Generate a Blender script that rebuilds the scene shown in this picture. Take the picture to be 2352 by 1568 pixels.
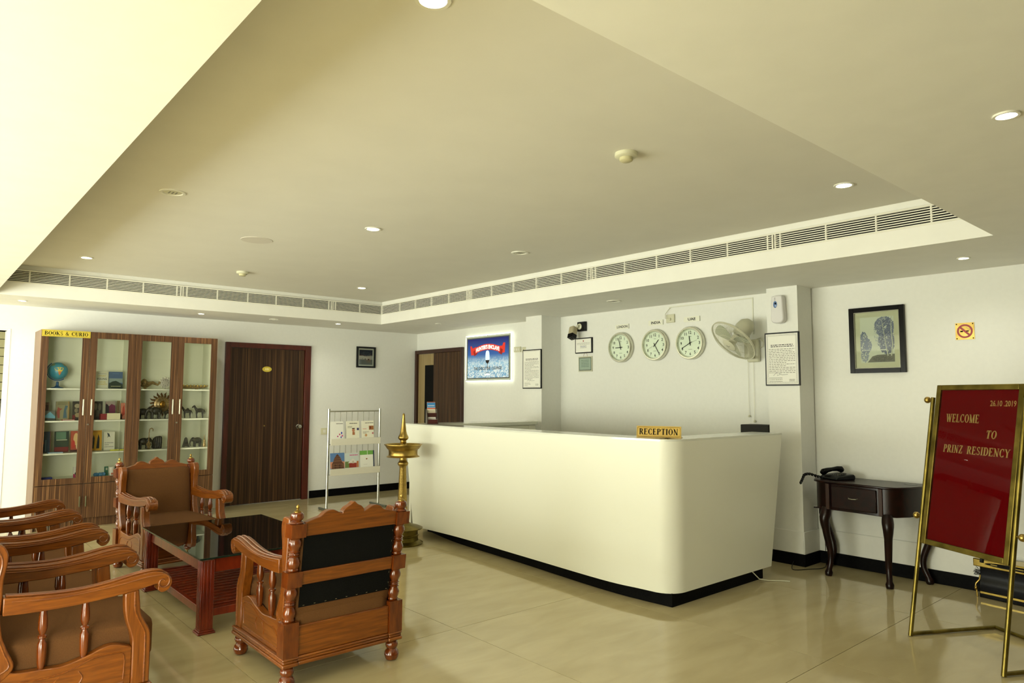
import bpy, bmesh, math, random
from mathutils import Matrix, Vector
random.seed(7)
S = bpy.context.scene
for o in list(bpy.data.objects): bpy.data.objects.remove(o)
COL = S.collection
PI = math.pi
# ------------------------------------------------------------------ camera
yaw, pitch, roll, FPX = .85432, .07815, .00351, 1599.78
F = Vector((math.cos(yaw)*math.cos(pitch), math.sin(yaw)*math.cos(pitch), math.sin(pitch)))
r_ = Vector((math.sin(yaw), -math.cos(yaw), 0)); u_ = r_.cross(F)
R2 = r_*math.cos(roll)+u_*math.sin(roll); U2 = u_*math.cos(roll)-r_*math.sin(roll)
cd = bpy.data.cameras.new('camera'); cam = bpy.data.objects.new('camera', cd); COL.objects.link(cam)
cd.sensor_width = 36; cd.lens = FPX/2352*36; cd.clip_start = .05
M4 = Matrix((R2, U2, -F)).transposed().to_4x4(); M4.translation = (0, 0, 1.4)
cam.matrix_world = M4; S.camera = cam
# ------------------------------------------------------------------ world, lights, exposure
w = bpy.data.worlds.new('world'); S.world = w; w.use_nodes = True
w.node_tree.nodes['Background'].inputs[0].default_value = (1, 1, .9, 1)
w.node_tree.nodes['Background'].inputs[1].default_value = 1.0
def area(name, loc, rot, sx, sy, power, col):
    l = bpy.data.lights.new(name, 'AREA'); l.shape = 'RECTANGLE'; l.size = sx; l.size_y = sy; l.energy = power; l.color = col
    o = bpy.data.objects.new(name, l); COL.objects.link(o); o.location = loc; o.rotation_euler = rot; return o
area('added_left_daylight', (-3.3, 5.0, .85), (0, -PI/2, 0), 1.5, 6.8, 285, (.97, 1, .88))  # added source out of view for the daylight coming from the left
area('added_rear_fill', (-2.05, -2.8, 1.05), (PI/2, 0, 0), 2.6, 1.8, 370, (.98, 1, .88))  # added fill behind the camera, brightens the left wall and bookcase
area('side_hall_daylight', (-.9, 10.1, 1.6), (0, -PI/2, 0), 1.2, 1.4, 12, (1, 1, .85))
S.view_settings.view_transform = 'Standard'; S.view_settings.look = 'None'
S.view_settings.exposure = .58; S.view_settings.gamma = 1; S.view_settings.use_curve_mapping = False

# ------------------------------------------------------------------ materials
MC = {}
def lin(c): return tuple(((v/255)/12.92 if v/255 <= .04045 else ((v/255+.055)/1.055)**2.4) for v in c)
def mat(name, rgb=(200, 200, 200), rough=.5, metal=0, spec=.5, coat=0, emit=0, trans=0, alpha=None):
    if name in MC: return MC[name]
    m = bpy.data.materials.new(name); m.use_nodes = True; b = m.node_tree.nodes['Principled BSDF']
    c = lin(rgb)
    b.inputs['Base Color'].default_value = (*c, 1); b.inputs['Roughness'].default_value = rough
    b.inputs['Metallic'].default_value = metal; b.inputs['Specular IOR Level'].default_value = spec
    b.inputs['Coat Weight'].default_value = coat; b.inputs['Coat Roughness'].default_value = .08
    if emit: b.inputs['Emission Color'].default_value = (*c, 1); b.inputs['Emission Strength'].default_value = emit
    if trans: b.inputs['Transmission Weight'].default_value = trans
    MC[name] = m; return m
def noisemat(name, c1, c2, scale=(1, 1, 1), nscale=5, detail=4, rough=.5, metal=0, coat=0, spec=.5, bump=0, pos=(.35, .65), c3=None, dist=0, rvar=0):
    if name in MC: return MC[name]
    m = mat(name, c1, rough, metal, spec, coat); nt = m.node_tree; N = nt.nodes; L = nt.links
    tc = N.new('ShaderNodeTexCoord'); mp = N.new('ShaderNodeMapping'); mp.inputs['Scale'].default_value = scale
    no = N.new('ShaderNodeTexNoise'); no.inputs['Scale'].default_value = nscale; no.inputs['Detail'].default_value = detail; no.inputs['Distortion'].default_value = dist
    cr = N.new('ShaderNodeValToRGB'); cr.color_ramp.elements[0].color = (*lin(c1), 1); cr.color_ramp.elements[1].color = (*lin(c2), 1)
    cr.color_ramp.elements[0].position, cr.color_ramp.elements[1].position = pos
    if c3: e = cr.color_ramp.elements.new(min(1, pos[1]+.12)); e.color = (*lin(c3), 1)
    L.new(tc.outputs['Object'], mp.inputs[0]); L.new(mp.outputs[0], no.inputs[0]); L.new(no.outputs[0], cr.inputs[0])
    b = N['Principled BSDF']; L.new(cr.outputs[0], b.inputs['Base Color'])
    if bump:
        bp = N.new('ShaderNodeBump'); bp.inputs['Strength'].default_value = bump; bp.inputs['Distance'].default_value = .01
        L.new(no.outputs[0], bp.inputs['Height']); L.new(bp.outputs[0], b.inputs['Normal'])
    if rvar:
        mr = N.new('ShaderNodeMapRange'); mr.inputs[3].default_value = rough; mr.inputs[4].default_value = rough+rvar
        L.new(no.outputs[0], mr.inputs[0]); L.new(mr.outputs[0], b.inputs['Roughness'])
    return m
WALL = noisemat('wall_paint', (228, 228, 220), (230, 230, 222), nscale=30, rough=.6, bump=.01)
CEIL = noisemat('ceiling_paint', (218, 215, 202), (221, 218, 205), nscale=3, rough=.7)
SOFF = noisemat('soffit_paint', (233, 232, 222), (236, 235, 225), nscale=6, rough=.7)
TILE = noisemat('floor_tile_stone', (178, 163, 121), (194, 180, 139), scale=(1, 3.2, 1), nscale=2.2, detail=7, rough=.07, spec=.55, dist=.6, pos=(.25, .75))
GROUT = mat('grout', (112, 100, 66), .8)
SKIRT = noisemat('black_granite', (4, 4, 4), (12, 12, 11), nscale=60, rough=.6, spec=.08)
COUNTER = mat('counter_white_solid', (234, 234, 218), .3, spec=.45)
COUNTER_TOP = mat('counter_top_gloss', (222, 224, 210), .12, spec=.6)
def chairwood(n, sc): return noisemat(n, (100, 48, 8), (138, 76, 18), scale=sc, nscale=5, detail=7, rough=.3, coat=.35, dist=.8, pos=(.3, .72))
CWX = chairwood('teak_grain_across', (1.2, 16, 16)); CWY = chairwood('teak_grain_deep', (16, 1.2, 16)); CWZ = chairwood('teak_grain_upright', (16, 16, 1.2)); CHAIRW = CWX
CHAIRD = noisemat('polished_teak_turned', (88, 36, 7), (116, 54, 12), scale=(8, 8, 2), nscale=5, rough=.2, coat=.5)
TABLEW = noisemat('red_table_wood', (92, 22, 6), (122, 38, 10), scale=(5, 5, 1.5), nscale=5, rough=.3, coat=.4)
MAHOG = noisemat('dark_mahogany', (17, 4, 2), (32, 9, 5), scale=(6, 3, 3), nscale=6, rough=.32, coat=.08, spec=.25)
CLOTH = noisemat('brown_upholstery', (98, 66, 38), (106, 72, 42), nscale=260, detail=2, rough=.95, spec=.12, bump=.05)
BLACKCLOTH = noisemat('black_lining', (12, 12, 11), (20, 20, 18), nscale=200, rough=.95, spec=.1)
LAM = noisemat('zebrano_laminate', (68, 44, 27), (98, 68, 43), scale=(44, 44, .5), nscale=2.2, detail=8, rough=.38, spec=.35, pos=(.38, .58), c3=(146, 108, 68))
LAMS = noisemat('laminate_side', (118, 92, 70), (132, 106, 82), scale=(20, 20, .5), nscale=2, rough=.45)
DOORW = noisemat('door_laminate', (42, 26, 14), (72, 48, 28), scale=(40, .35, 40), nscale=2, detail=8, rough=.45, spec=.3, pos=(.4, .58), c3=(108, 78, 46))
DFRAME = noisemat('door_frame_wood', (66, 18, 6), (82, 26, 10), scale=(6, .8, 6), nscale=6, rough=.35)
DARKFR = noisemat('dark_frame_wood', (46, 20, 8), (60, 28, 12), scale=(6, .8, 6), nscale=6, rough=.4)
BEIGEP = noisemat('beige_panel', (140, 120, 78), (158, 138, 96), scale=(20, .5, 20), nscale=2, rough=.5)
BRASS = noisemat('brass', (150, 124, 62), (176, 150, 84), nscale=12, rough=.26, metal=1, rvar=.15)
BRASSD = noisemat('aged_brass', (98, 86, 38), (138, 122, 60), nscale=9, rough=.3, metal=1, rvar=.2)
CHROME = mat('chrome', (214, 214, 208), .12, 1)
STEEL = mat('brushed_steel', (190, 190, 178), .3, 1)
WHITEP = mat('white_plastic', (226, 224, 208), .35)
CREAMP = mat('cream_plastic', (206, 204, 176), .4)
BLACKP = mat('black_plastic', (8, 8, 8), .35, spec=.3)
BLACKG = mat('black_gloss', (3, 2, 2), .2, spec=.15)
DARK = mat('dark_void', (4, 4, 4), .9, spec=.02)
PAPER = mat('paper', (236, 235, 224), .6)
INK = mat('ink', (10, 10, 10), .7, spec=.1)
GREYINK = mat('grey_print', (132, 130, 120), .7)
YELP = mat('yellow_sign', (204, 182, 58), .4)
GOLDP = noisemat('gold_plate', (168, 134, 38), (190, 156, 54), nscale=8, rough=.35, metal=.15)
RED = mat('red_felt', (88, 0, 3), .95, spec=.02)
LAMPON = mat('lamp_lens', (255, 250, 228), emit=22)
CABIN = mat('cabinet_interior', (236, 238, 214), .6)
SHELFW = mat('shelf_white', (236, 238, 220), .4)
def glass(name, tint=(.96, 1, .97), refl=1.5, rough=0):
    if name in MC: return MC[name]
    m = bpy.data.materials.new(name); m.use_nodes = True; nt = m.node_tree; N = nt.nodes; L = nt.links
    N.remove(N['Principled BSDF']); out = N['Material Output']
    t = N.new('ShaderNodeBsdfTransparent'); t.inputs[0].default_value = (*tint, 1)
    g = N.new('ShaderNodeBsdfGlossy'); g.inputs['Roughness'].default_value = rough
    fr = N.new('ShaderNodeFresnel'); fr.inputs[0].default_value = refl
    mx = N.new('ShaderNodeMixShader'); L.new(fr.outputs[0], mx.inputs[0]); L.new(t.outputs[0], mx.inputs[1]); L.new(g.outputs[0], mx.inputs[2])
    L.new(mx.outputs[0], out.inputs[0]); MC[name] = m; return m
GLASS = glass('clear_glass'); TGLASS = glass('table_glass', (.84, .88, .78), 1.75); CGLASS = glass('cabinet_glass', (.985, .99, .96), 1.4)
def pm(rgb, rough=.55):  # plain printed colour
    return mat('print_%d_%d_%d' % rgb, rgb, rough)

# ------------------------------------------------------------------ mesh helpers
class MB:
    def __init__(s, T=None, f=None): s.V = []; s.Fc = []; s.Mi = []; s.mats = []; s.T = T; s.f = f; s.m = 0
    def use(s, m):
        if m not in s.mats: s.mats.append(m)
        s.m = s.mats.index(m); return s
    def v(s, p):
        p = Vector(p)
        if s.f: p = Vector(s.f(p))
        if s.T is not None: p = s.T @ p
        s.V.append(p); return len(s.V)-1
    def q(s, *i): s.Fc.append(i); s.Mi.append(s.m)
    def box(s, x0, y0, z0, x1, y1, z1):
        i = [s.v((x, y, z)) for z in (z0, z1) for y in (y0, y1) for x in (x0, x1)]
        for f in ((0, 2, 3, 1), (4, 5, 7, 6), (0, 1, 5, 4), (2, 6, 7, 3), (0, 4, 6, 2), (1, 3, 7, 5)): s.q(*[i[k] for k in f])
        return s
    def prism(s, pts, ax, a, b):
        def mk(p, h): return {'x': (h, p[0], p[1]), 'y': (p[0], h, p[1]), 'z': (p[0], p[1], h)}[ax]
        A = [s.v(mk(p, a)) for p in pts]; B = [s.v(mk(p, b)) for p in pts]; n = len(pts)
        s.q(*A[::-1]); s.q(*B)
        for k in range(n): s.q(A[k], A[(k+1) % n], B[(k+1) % n], B[k])
        return s
    def lathe(s, prof, c=(0, 0, 0), n=16, ax='z', cap=True):
        rings = []
        for r, h in prof:
            if r < 1e-5: rings.append([s.v(s._ax(c, 0, 0, h, ax))]); continue
            rings.append([s.v(s._ax(c, r*math.cos(2*PI*k/n), r*math.sin(2*PI*k/n), h, ax)) for k in range(n)])
        for A, B in zip(rings, rings[1:]):
            for k in range(n):
                k2 = (k+1) % n
                if len(A) == 1 and len(B) == 1: break
                if len(A) == 1: s.q(A[0], B[k], B[k2])
                elif len(B) == 1: s.q(A[k], A[k2], B[0])
                else: s.q(A[k], A[k2], B[k2], B[k])
        if cap and len(rings[0]) > 1: s.q(*rings[0][::-1])
        if cap and len(rings[-1]) > 1: s.q(*rings[-1])
        return s
    def _ax(s, c, a, b, h, ax):
        d = {'z': (a, b, h), 'x': (h, a, b), 'y': (a, h, b)}[ax]; return (c[0]+d[0], c[1]+d[1], c[2]+d[2])
    def tube(s, path, r, n=6, flat=1):
        P = [Vector(p) for p in path]; rs = r if isinstance(r, (list, tuple)) else [r]*len(P); rings = []; up = None
        for i, p in enumerate(P):
            t = (P[min(i+1, len(P)-1)]-P[max(i-1, 0)]).normalized()
            if up is None: up = Vector((0, 0, 1)) if abs(t.z) < .9 else Vector((1, 0, 0))
            a = t.cross(up).normalized(); b = a.cross(t).normalized(); up = b
            rings.append([s.v(p+(a*math.cos(2*PI*k/n)+b*math.sin(2*PI*k/n)*flat)*rs[i]) for k in range(n)])
        for A, B in zip(rings, rings[1:]):
            for k in range(n): s.q(A[k], A[(k+1) % n], B[(k+1) % n], B[k])
        s.q(*rings[0][::-1]); s.q(*rings[-1]); return s
    def ball(s, c, r, n=12, m=8):
        rx, ry, rz = r if isinstance(r, (list, tuple)) else (r, r, r); R = []
        for j in range(m+1):
            a = PI*j/m
            if j in (0, m): R.append([s.v((c[0], c[1], c[2]+rz*math.cos(a)))])
            else: R.append([s.v((c[0]+rx*math.sin(a)*math.cos(2*PI*k/n), c[1]+ry*math.sin(a)*math.sin(2*PI*k/n), c[2]+rz*math.cos(a))) for k in range(n)])
        for A, B in zip(R, R[1:]):
            for k in range(n):
                k2 = (k+1) % n
                if len(A) == 1: s.q(A[0], B[k], B[k2])
                elif len(B) == 1: s.q(A[k], B[0], A[k2])
                else: s.q(A[k], B[k], B[k2], A[k2])
        return s
    def flat(s, pts, z=0):  # polygon in the local xy plane
        s.q(*[s.v((p[0], p[1], z)) for p in pts]); return s
    def rect(s, x0, y0, x1, y1, z): return s.flat([(x0, y0), (x1, y0), (x1, y1), (x0, y1)], z)
    def build(s, name, m=None, parent=None, bevel=0, smooth=True, seg=2, norm=True, angle=40):
        me = bpy.data.meshes.new(name); me.from_pydata([tuple(v) for v in s.V], [], s.Fc)
        ms = s.mats if s.mats else ([m] if not isinstance(m, list) else m)
        for x in ms: me.materials.append(x)
        if s.mats: me.polygons.foreach_set('material_index', s.Mi)
        if norm:
            bm = bmesh.new(); bm.from_mesh(me); bmesh.ops.recalc_face_normals(bm, faces=bm.faces); bm.to_mesh(me); bm.free()
        me.update()
        if smooth:
            me.polygons.foreach_set('use_smooth', [True]*len(me.polygons)); me.set_sharp_from_angle(angle=math.radians(angle))
        o = bpy.data.objects.new(name, me); COL.objects.link(o)
        if parent: o.parent = parent
        if bevel:
            b = o.modifiers.new('bevel', 'BEVEL'); b.width = bevel; b.segments = seg; b.limit_method = 'ANGLE'; b.angle_limit = math.radians(40)
        return o
def tag(o, label=None, cat=None, group=None, kind=None):
    if label: o['label'] = label
    if cat: o['category'] = cat
    if group: o['group'] = group
    if kind: o['kind'] = kind
    return o
def thing(name, label, cat, loc=(0, 0, 0), rz=0, group=None, R=None, parent=None):
    o = bpy.data.objects.new(name, None); COL.objects.link(o); o.empty_display_size = .1
    if R is not None: m = R.to_4x4(); m.translation = loc; o.matrix_world = m
    else: o.location = loc; o.rotation_euler = (0, 0, rz)
    return tag(o, label, cat, group)
def struct(name, mb, m, parent=None, **k):
    o = mb.build(name, m, parent, **k)
    if not parent: o['kind'] = 'structure'
    return o
def copy_tree(o, parent=None):
    c = o.copy(); COL.objects.link(c)
    if parent: c.parent = parent
    for ch in list(o.children): copy_tree(ch, c)
    return c
RW = Matrix(((0, 0, -1), (-1, 0, 0), (0, 1, 0)))   # things on the right wall: x right(-Y), y up(Z), z out(-X)
LW = Matrix(((1, 0, 0), (0, 0, -1), (0, 1, 0)))    # things on the left wall: x right(+X), y up, z out(-Y)
CE = Matrix(((1, 0, 0), (0, -1, 0), (0, 0, -1)))   # things on the ceiling: z out is down

def smooth_curve(pts, n=6, closed=False):
    out = []; N = len(pts); rng = N if closed else N-1
    for i in range(rng):
        g = (lambda k: pts[k % N]) if closed else (lambda k: pts[max(0, min(N-1, k))])
        p0, p1, p2, p3 = g(i-1), g(i), g(i+1), g(i+2)
        for j in range(n):
            t = j/n
            out.append(tuple(.5*((2*b)+(-a+c)*t+(2*a-5*b+4*c-d)*t*t+(-a+3*b-3*c+d)*t**3) for a, b, c, d in zip(p0, p1, p2, p3)))
    if not closed: out.append(tuple(pts[-1]))
    return out
# ------------------------------------------------------------------ lettering
TXC = {}
def txt_mesh(s, bold=0.0):
    if (s, bold) in TXC: return TXC[(s, bold)]
    cu = bpy.data.curves.new('t', 'FONT'); cu.body = s; cu.size = 1; cu.offset = bold; cu.resolution_u = 2
    o = bpy.data.objects.new('t', cu); COL.objects.link(o)
    me = o.to_mesh(); V = [tuple(v.co) for v in me.vertices]; Fc = [tuple(p.vertices) for p in me.polygons]
    o.to_mesh_clear(); bpy.data.objects.remove(o); bpy.data.curves.remove(cu)
    x0 = min(v[0] for v in V); x1 = max(v[0] for v in V); y0 = min(v[1] for v in V); y1 = max(v[1] for v in V)
    TXC[(s, bold)] = (V, Fc, x0, x1, y0, y1); return TXC[(s, bold)]
def put_text(mb, s, cx, cy, w, h, z, bold=.02, fn=None):
    V, Fc, x0, x1, y0, y1 = txt_mesh(s, bold)
    if w is None: w = h*(x1-x0)/(y1-y0)
    i = []
    for v in V:
        x = cx+((v[0]-x0)/(x1-x0)-.5)*w; y = cy+((v[1]-y0)/(y1-y0)-.5)*h
        p = (x, y, z) if not fn else fn(x, y, z)
        i.append(mb.v(p))
    for f in Fc: mb.q(*[i[k] for k in f])
TK, TN = .21, .085
def _st(a, b, wa, wb=None):
    wb = wb or wa; dx, dy = b[0]-a[0], b[1]-a[1]; L = math.hypot(dx, dy); 
    if abs(dx) > abs(dy)*3: nx, ny = 0, .5
    else: nx, ny = .5, 0
    return [(a[0]-nx*wa, a[1]-ny*wa), (a[0]+nx*wa, a[1]+ny*wa), (b[0]+nx*wb, b[1]+ny*wb), (b[0]-nx*wb, b[1]-ny*wb)]
def _arc(cx, cy, rx, ry, a0, a1, n=12, tk=TK):
    out = []
    for k in range(n):
        q = []
        for a in (math.radians(a0+(a1-a0)*k/n), math.radians(a0+(a1-a0)*(k+1)/n)):
            wd = (TN+(tk-TN)*abs(math.cos(a))**1.5)/2
            q.append(((cx+(rx+wd)*math.cos(a), cy+(ry+TN/2)*math.sin(a)), (cx+(rx-wd)*math.cos(a), cy+(ry-TN/2)*math.sin(a))))
        out.append([q[0][0], q[1][0], q[1][1], q[0][1]])
    return out
def V_(x, t=TK, y0=0, y1=1): return [_st((x, y0), (x, y1), t)]
def SF(x, y, w=.34): return [[(x-w/2, y-.0 if y == 0 else y-.05), (x+w/2, y-.0 if y == 0 else y-.05), (x+w/2, y+.05 if y == 0 else y), (x-w/2, y+.05 if y == 0 else y)]]
def H_(x0, x1, y): return [[(x0, y-TN/2), (x1, y-TN/2), (x1, y+TN/2), (x0, y+TN/2)]]
def SV(x, y, h=.22, d=1): return [[(x-.03, y), (x+.03, y), (x+.03, y+d*h), (x-.03, y+d*h)]]
G = {
 'I': (.42, V_(.2)+SF(.2, 0)+SF(.2, 1)),
 'E': (.74, V_(.18)+SF(.15, 0)+SF(.15, 1)+H_(.18, .66, .03)+H_(.18, .62, .97)+H_(.18, .48, .52)+SV(.64, 0)+SV(.6, 1, d=-1)+SV(.47, .42, .2)),
 'L': (.7, V_(.18)+SF(.18, 0)+SF(.18, 1)+H_(.18, .64, .03)+SV(.62, 0)),
 'T': (.76, V_(.37)+SF(.37, 0)+H_(.04, .7, .97)+SV(.06, 1, .24, -1)+SV(.68, 1, .24, -1)),
 'O': (.86, _arc(.42, .5, .3, .47, 0, 360, 24)),
 'C': (.78, _arc(.42, .5, .3, .47, 45, 315, 18)+SV(.66, .98, .3, -1)+SV(.66, .02, .22)),
 'D': (.84, V_(.18)+SF(.15, 0)+SF(.15, 1)+_arc(.36, .5, .34, .47, -90, 90, 12)+H_(.18, .38, .03)+H_(.18, .38, .97)),
 'P': (.74, V_(.18)+SF(.18, 0)+SF(.18, 1)+_arc(.38, .73, .2, .24, -90, 90, 10)+H_(.18, .4, .49)+H_(.18, .4, .97)),
 'B': (.78, V_(.18)+SF(.14, 0, .28)+SF(.14, 1, .28)+_arc(.38, .75, .19, .22, -90, 90, 10)+_arc(.4, .27, .22, .24, -90, 90, 10)+H_(.18, .4, .52)+H_(.18, .4, .97)+H_(.18, .42, .03)),
 'R': (.82, V_(.18)+SF(.18, 0)+SF(.18, 1)+_arc(.38, .74, .19, .23, -90, 90, 10)+H_(.18, .4, .51)+H_(.18, .4, .97)+[_st((.42, .5), (.66, .02), TK)]+SF(.72, 0, .2)),
 'N': (.9, V_(.16, TN)+SF(.16, 0, .28)+SF(.1, 1, .28)+[_st((.14, .98), (.68, 0), TK)]+V_(.7, TN)+SF(.7, 1, .28)),
 'M': (1.02, V_(.14, TN)+SF(.14, 0, .26)+SF(.1, 1, .24)+[_st((.14, .98), (.46, 0), TK), _st((.8, .98), (.46, 0), TN)]+V_(.82)+SF(.82, 0, .32)+SF(.86, 1, .28)),
 'W': (1.12, [_st((.12, 1), (.34, 0), TK), _st((.56, .98), (.34, 0), TN), _st((.52, .98), (.76, 0), TK), _st((.98, 1), (.76, 0), TN)]+SF(.12, 1, .3)+SF(.98, 1, .26)+SF(.54, 1, .26)),
 'K': (.86, V_(.18)+SF(.18, 0)+SF(.18, 1)+[_st((.66, .97), (.26, .45), TN), _st((.36, .6), (.68, .02), TK)]+SF(.68, 1, .26)+SF(.7, 0, .28)),
 'U': (.86, V_(.2, TK, .28, 1)+SF(.2, 1)+V_(.66, TN, .28, 1)+SF(.66, 1, .26)+_arc(.43, .3, .23, .27, 180, 360, 12, .13)),
 'S': (.66, _arc(.32, .74, .19, .23, 40, 250, 12, .12)+_arc(.32, .26, .21, .23, -140, 90, 12, .12)+[_st((.2, .62), (.46, .36), .15)]+SV(.5, .98, .26, -1)+SV(.12, .02, .26)),
 'Z': (.74, H_(.08, .64, .97)+H_(.06, .66, .03)+[_st((.58, .97), (.14, .03), TK)]+SV(.1, 1, .22, -1)+SV(.64, 0, .24)),
 'Y': (.84, V_(.42, TK, 0, .5)+SF(.42, 0)+[_st((.14, .98), (.42, .44), TK), _st((.7, .98), (.44, .46), TN)]+SF(.12, 1, .28)+SF(.72, 1, .26)),
 '&': (.9, _arc(.36, .76, .14, .21, -30, 210, 12, .1)+_arc(.34, .27, .22, .25, 100, 340, 14, .14)+[_st((.24, .68), (.72, .02), TK), _st((.56, .16), (.72, .5), TN), _st((.46, .66), (.3, .5), .09)]+SF(.76, .52, .2)),
 ' ': (.42, [])}
def serif(mb, s, x0, y0, w, h, z, t=0, gap=.04, slant=0):
    tot = sum(G[c][0]+gap for c in s)-gap; k = w/tot; x = 0
    for c in s:
        for q in G[c][1]:
            P = [(x0+(x+p[0])*k+slant*p[1]*h, y0+p[1]*h) for p in q]
            if t: mb.prism(P, 'z', z, z+t)
            else: mb.flat(P, z)
        x += G[c][0]+gap
def words(mb, x0, y0, x1, n, lh, z, th=None, ragged=.8, seed=1):   # lines of small unreadable print
    rd = random.Random(seed); th = th or lh*.4
    for i in range(n):
        x = x0; y = y0-i*lh; xe = x1 if rd.random() < ragged else x0+(x1-x0)*rd.uniform(.4, .9)
        while x < xe:
            L = rd.uniform(.03, .11)*(x1-x0)*1.2; mb.rect(x, y-th, min(x+L, xe), y, z); x += L+(x1-x0)*.025

# ================================================================== STRUCTURE
YL, XR, ZS, ZT, TX, TY = 9.094, 5.97, 2.352, 2.659, 4.784, 8.17
floor = struct('floor', MB().box(-3.5, -3, -.12, 6.2, 11.2, -.004), GROUT, smooth=False)
xs = [1.377+1.207*k for k in range(-5, 6)]; ys = [1.785+1.697*k for k in range(-3, 7)]
xs = [-3.5]+[x for x in xs if -3.4 < x < XR-.1]+[6.2]; ys = [-3]+[y for y in ys if -2.9 < y < 11]+[11.2]
for a, b in zip(xs, xs[1:]):
    for c, d in zip(ys, ys[1:]):
        mb = MB().box(0, 0, -.004, b-a-.0035, d-c-.0035, 0)
        t = mb.build('floor_tile', TILE, floor, smooth=False); t.location = (a+.0015, c+.0015, 0)
# left wall (with the opening at its far left)
OX0, OX1, OZ = -.6, .81, 2.075
struct('wall_left', MB().box(-3.5, YL, 0, OX0, YL+.2, 2.8).box(OX1, YL, 0, 6.2, YL+.2, 2.8).box(OX0, YL, OZ, OX1, YL+.2, 2.8), WALL, smooth=False)
struct('wall_right', MB().box(XR, -3, 0, 6.25, 3.0, 2.8).box(5.94, 3.0, 0, 6.25, 6.1, 2.8).box(XR, 6.1, 0, 6.25, YL, 2.8), WALL, smooth=False)
struct('pillar', MB().box(5.70, 2.846, 0, 5.95, 3.127, ZS+.02), WALL, smooth=False)
struct('pillar', MB().box(5.62, 5.924, 0, 5.98, 6.198, ZS+.02), WALL, smooth=False)
struct('wall_back', MB().box(-3.5, -3.1, 0, 6.25, -3, 2.8), mat('back_wall_low_bounce', (104, 92, 62), .6), smooth=False)  # unseen wall, colour darkened to cut its bounce light
struct('wall_light_block', MB().box(-.75, -3, 0, -.6, .1, ZS), WALL, smooth=False)  # unseen wall added to keep the rear fill off the right side
struct('wall_window', MB().box(-3.7, -3, 0, -3.5, 11.2, 2.8), WALL, smooth=False)
struct('wall_hall', MB().box(-3.5, 11.2, 0, 6.25, 11.3, 2.8).box(1.9, YL+.2, 0, 2.0, 11.2, 2.8), WALL, smooth=False)
c = MB()
c.box(TX*0+.5, 1.1, ZT, 4.9, 8.3, 2.8)                                   # recessed tray
for g, z0, z1 in ((0, ZS, 2.478), (.024, 2.478, 2.8)):
    c.box(-3.6, -3.05, z0, .602-g, 11.25, z1).box(TX+g, -3.05, z0, 6.25, 11.25, z1)
    c.box(.602-g, -3.05, z0, TX+g, 1.185-g, z1).box(.602-g, TY+g, z0, TX+g, 11.25, z1)
struct('ceiling', c, SOFF, smooth=False)
struct('ceiling', MB().box(.6, 1.18, ZT-.004, TX+.01, TY+.01, ZT), CEIL, smooth=False)
struct('baseboard_left', MB().box(4.25, YL-.012, 0, XR, YL, .1), SKIRT, bevel=.003)
b = MB(); b.box(XR-.012, -3, 0, XR, 2.846, .1).box(5.688, 2.834, 0, XR-.012, 2.846, .1).box(5.688, 2.846, 0, 5.70, 3.14, .1).box(5.70, 3.127, 0, 5.94, 3.139, .1)
struct('baseboard_right', b, SKIRT, bevel=.003)
b = MB(); b.box(XR-.01, -3, .1, XR, 2.846, .283).box(5.69, 2.836, .1, XR-.01, 2.846, .283).box(5.69, 2.846, .1, 5.70, 3.13, .283)
struct('trim_1', b, WALL, bevel=.004)
# opening reveal and the hall beyond
struct('trim_2', MB().box(OX1-.012, YL-.006, 0, OX1+.02, YL+.2, OZ+.02).box(OX0, YL-.006, OZ, OX1-.012, YL+.2, OZ+.02), mat('white_trim', (226, 226, 224), .5), bevel=.003)
hl = thing('slatted_blind', 'cream slatted panel glimpsed through the wall opening left of the bookcase', 'blind', (0, 10.5, 0))
for k in range(9): MB().box(-.4, 0, 1.34+k*.105, 1.6, .03, 1.34+k*.105+.098).build('slat', mat('cream_slat', (176, 170, 128), .6), hl, bevel=.003)
MB().box(-.4, .031, 1.3, 1.6, .04, 2.3).build('backing', DARK, hl)
hc = thing('dark_cupboard', 'dark cupboard glimpsed low through the wall opening left of the bookcase', 'cupboard', (0, 10.2, 0))
MB().box(-.4, .02, 0, 1.6, .25, 1.33).build('body', mat('olive_cupboard', (70, 64, 44), .6), hc, bevel=.004)
for z0, z1 in ((.02, .6), (.62, .98), (1.0, 1.3)): MB().box(-.38, 0, z0, 1.58, .02, z1).build('door', mat('olive_cupboard2', (86, 80, 56), .5), hc, bevel=.006)

# ceiling grilles
def grille(label, T, L, divs, flip):
    g = thing('air_grille', label, 'vent', T.translation, 0, 'linear ceiling grilles round the tray', R=T.to_3x3())
    H = .118
    MB().box(0, 0, -.021, L, H, -.017).build('backing', DARK, g)
    MB().box(0, H-.008, -.018, L, H+.006, .004).box(0, -.006, -.018, L, .008, .004).build('frame', WHITEP, g, bevel=.001)
    n = 6
    for k in range(n):
        z = .012+(H-.024)*(k+.5)/n+.0
        MB().box(.004, z-.0036, -.004, L-.004, z+.0036, .0).build('slat', WHITEP, g)
    for d in divs: MB().box(d-.0055, .004, -.016, d+.0055, H-.004, .002).build('divider', WHITEP, g)
def T4(R, loc): m = R.to_4x4(); m.translation = loc; return m
gz = 2.484
lx = [.869, 1.203, 1.536, 1.877, 2.214, 2.318, 2.647, 2.995, 3.336, 3.68, 4.024, 4.115, 4.463]
for i, (a, b) in enumerate(((.602, 2.266), (2.266, 4.07), (4.07, 4.8))):
    lab = ['slatted air grille above the bookcase, nearest the left picture edge', 'slatted air grille above the brown door on the far tray face', 'short slatted air grille ending at the far tray corner'][i]
    grille(lab, T4(LW, (a, TY+.001, gz)), b-a, [x-a for x in lx+[a+.01, b-.01] if a < x < b], 0)
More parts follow.
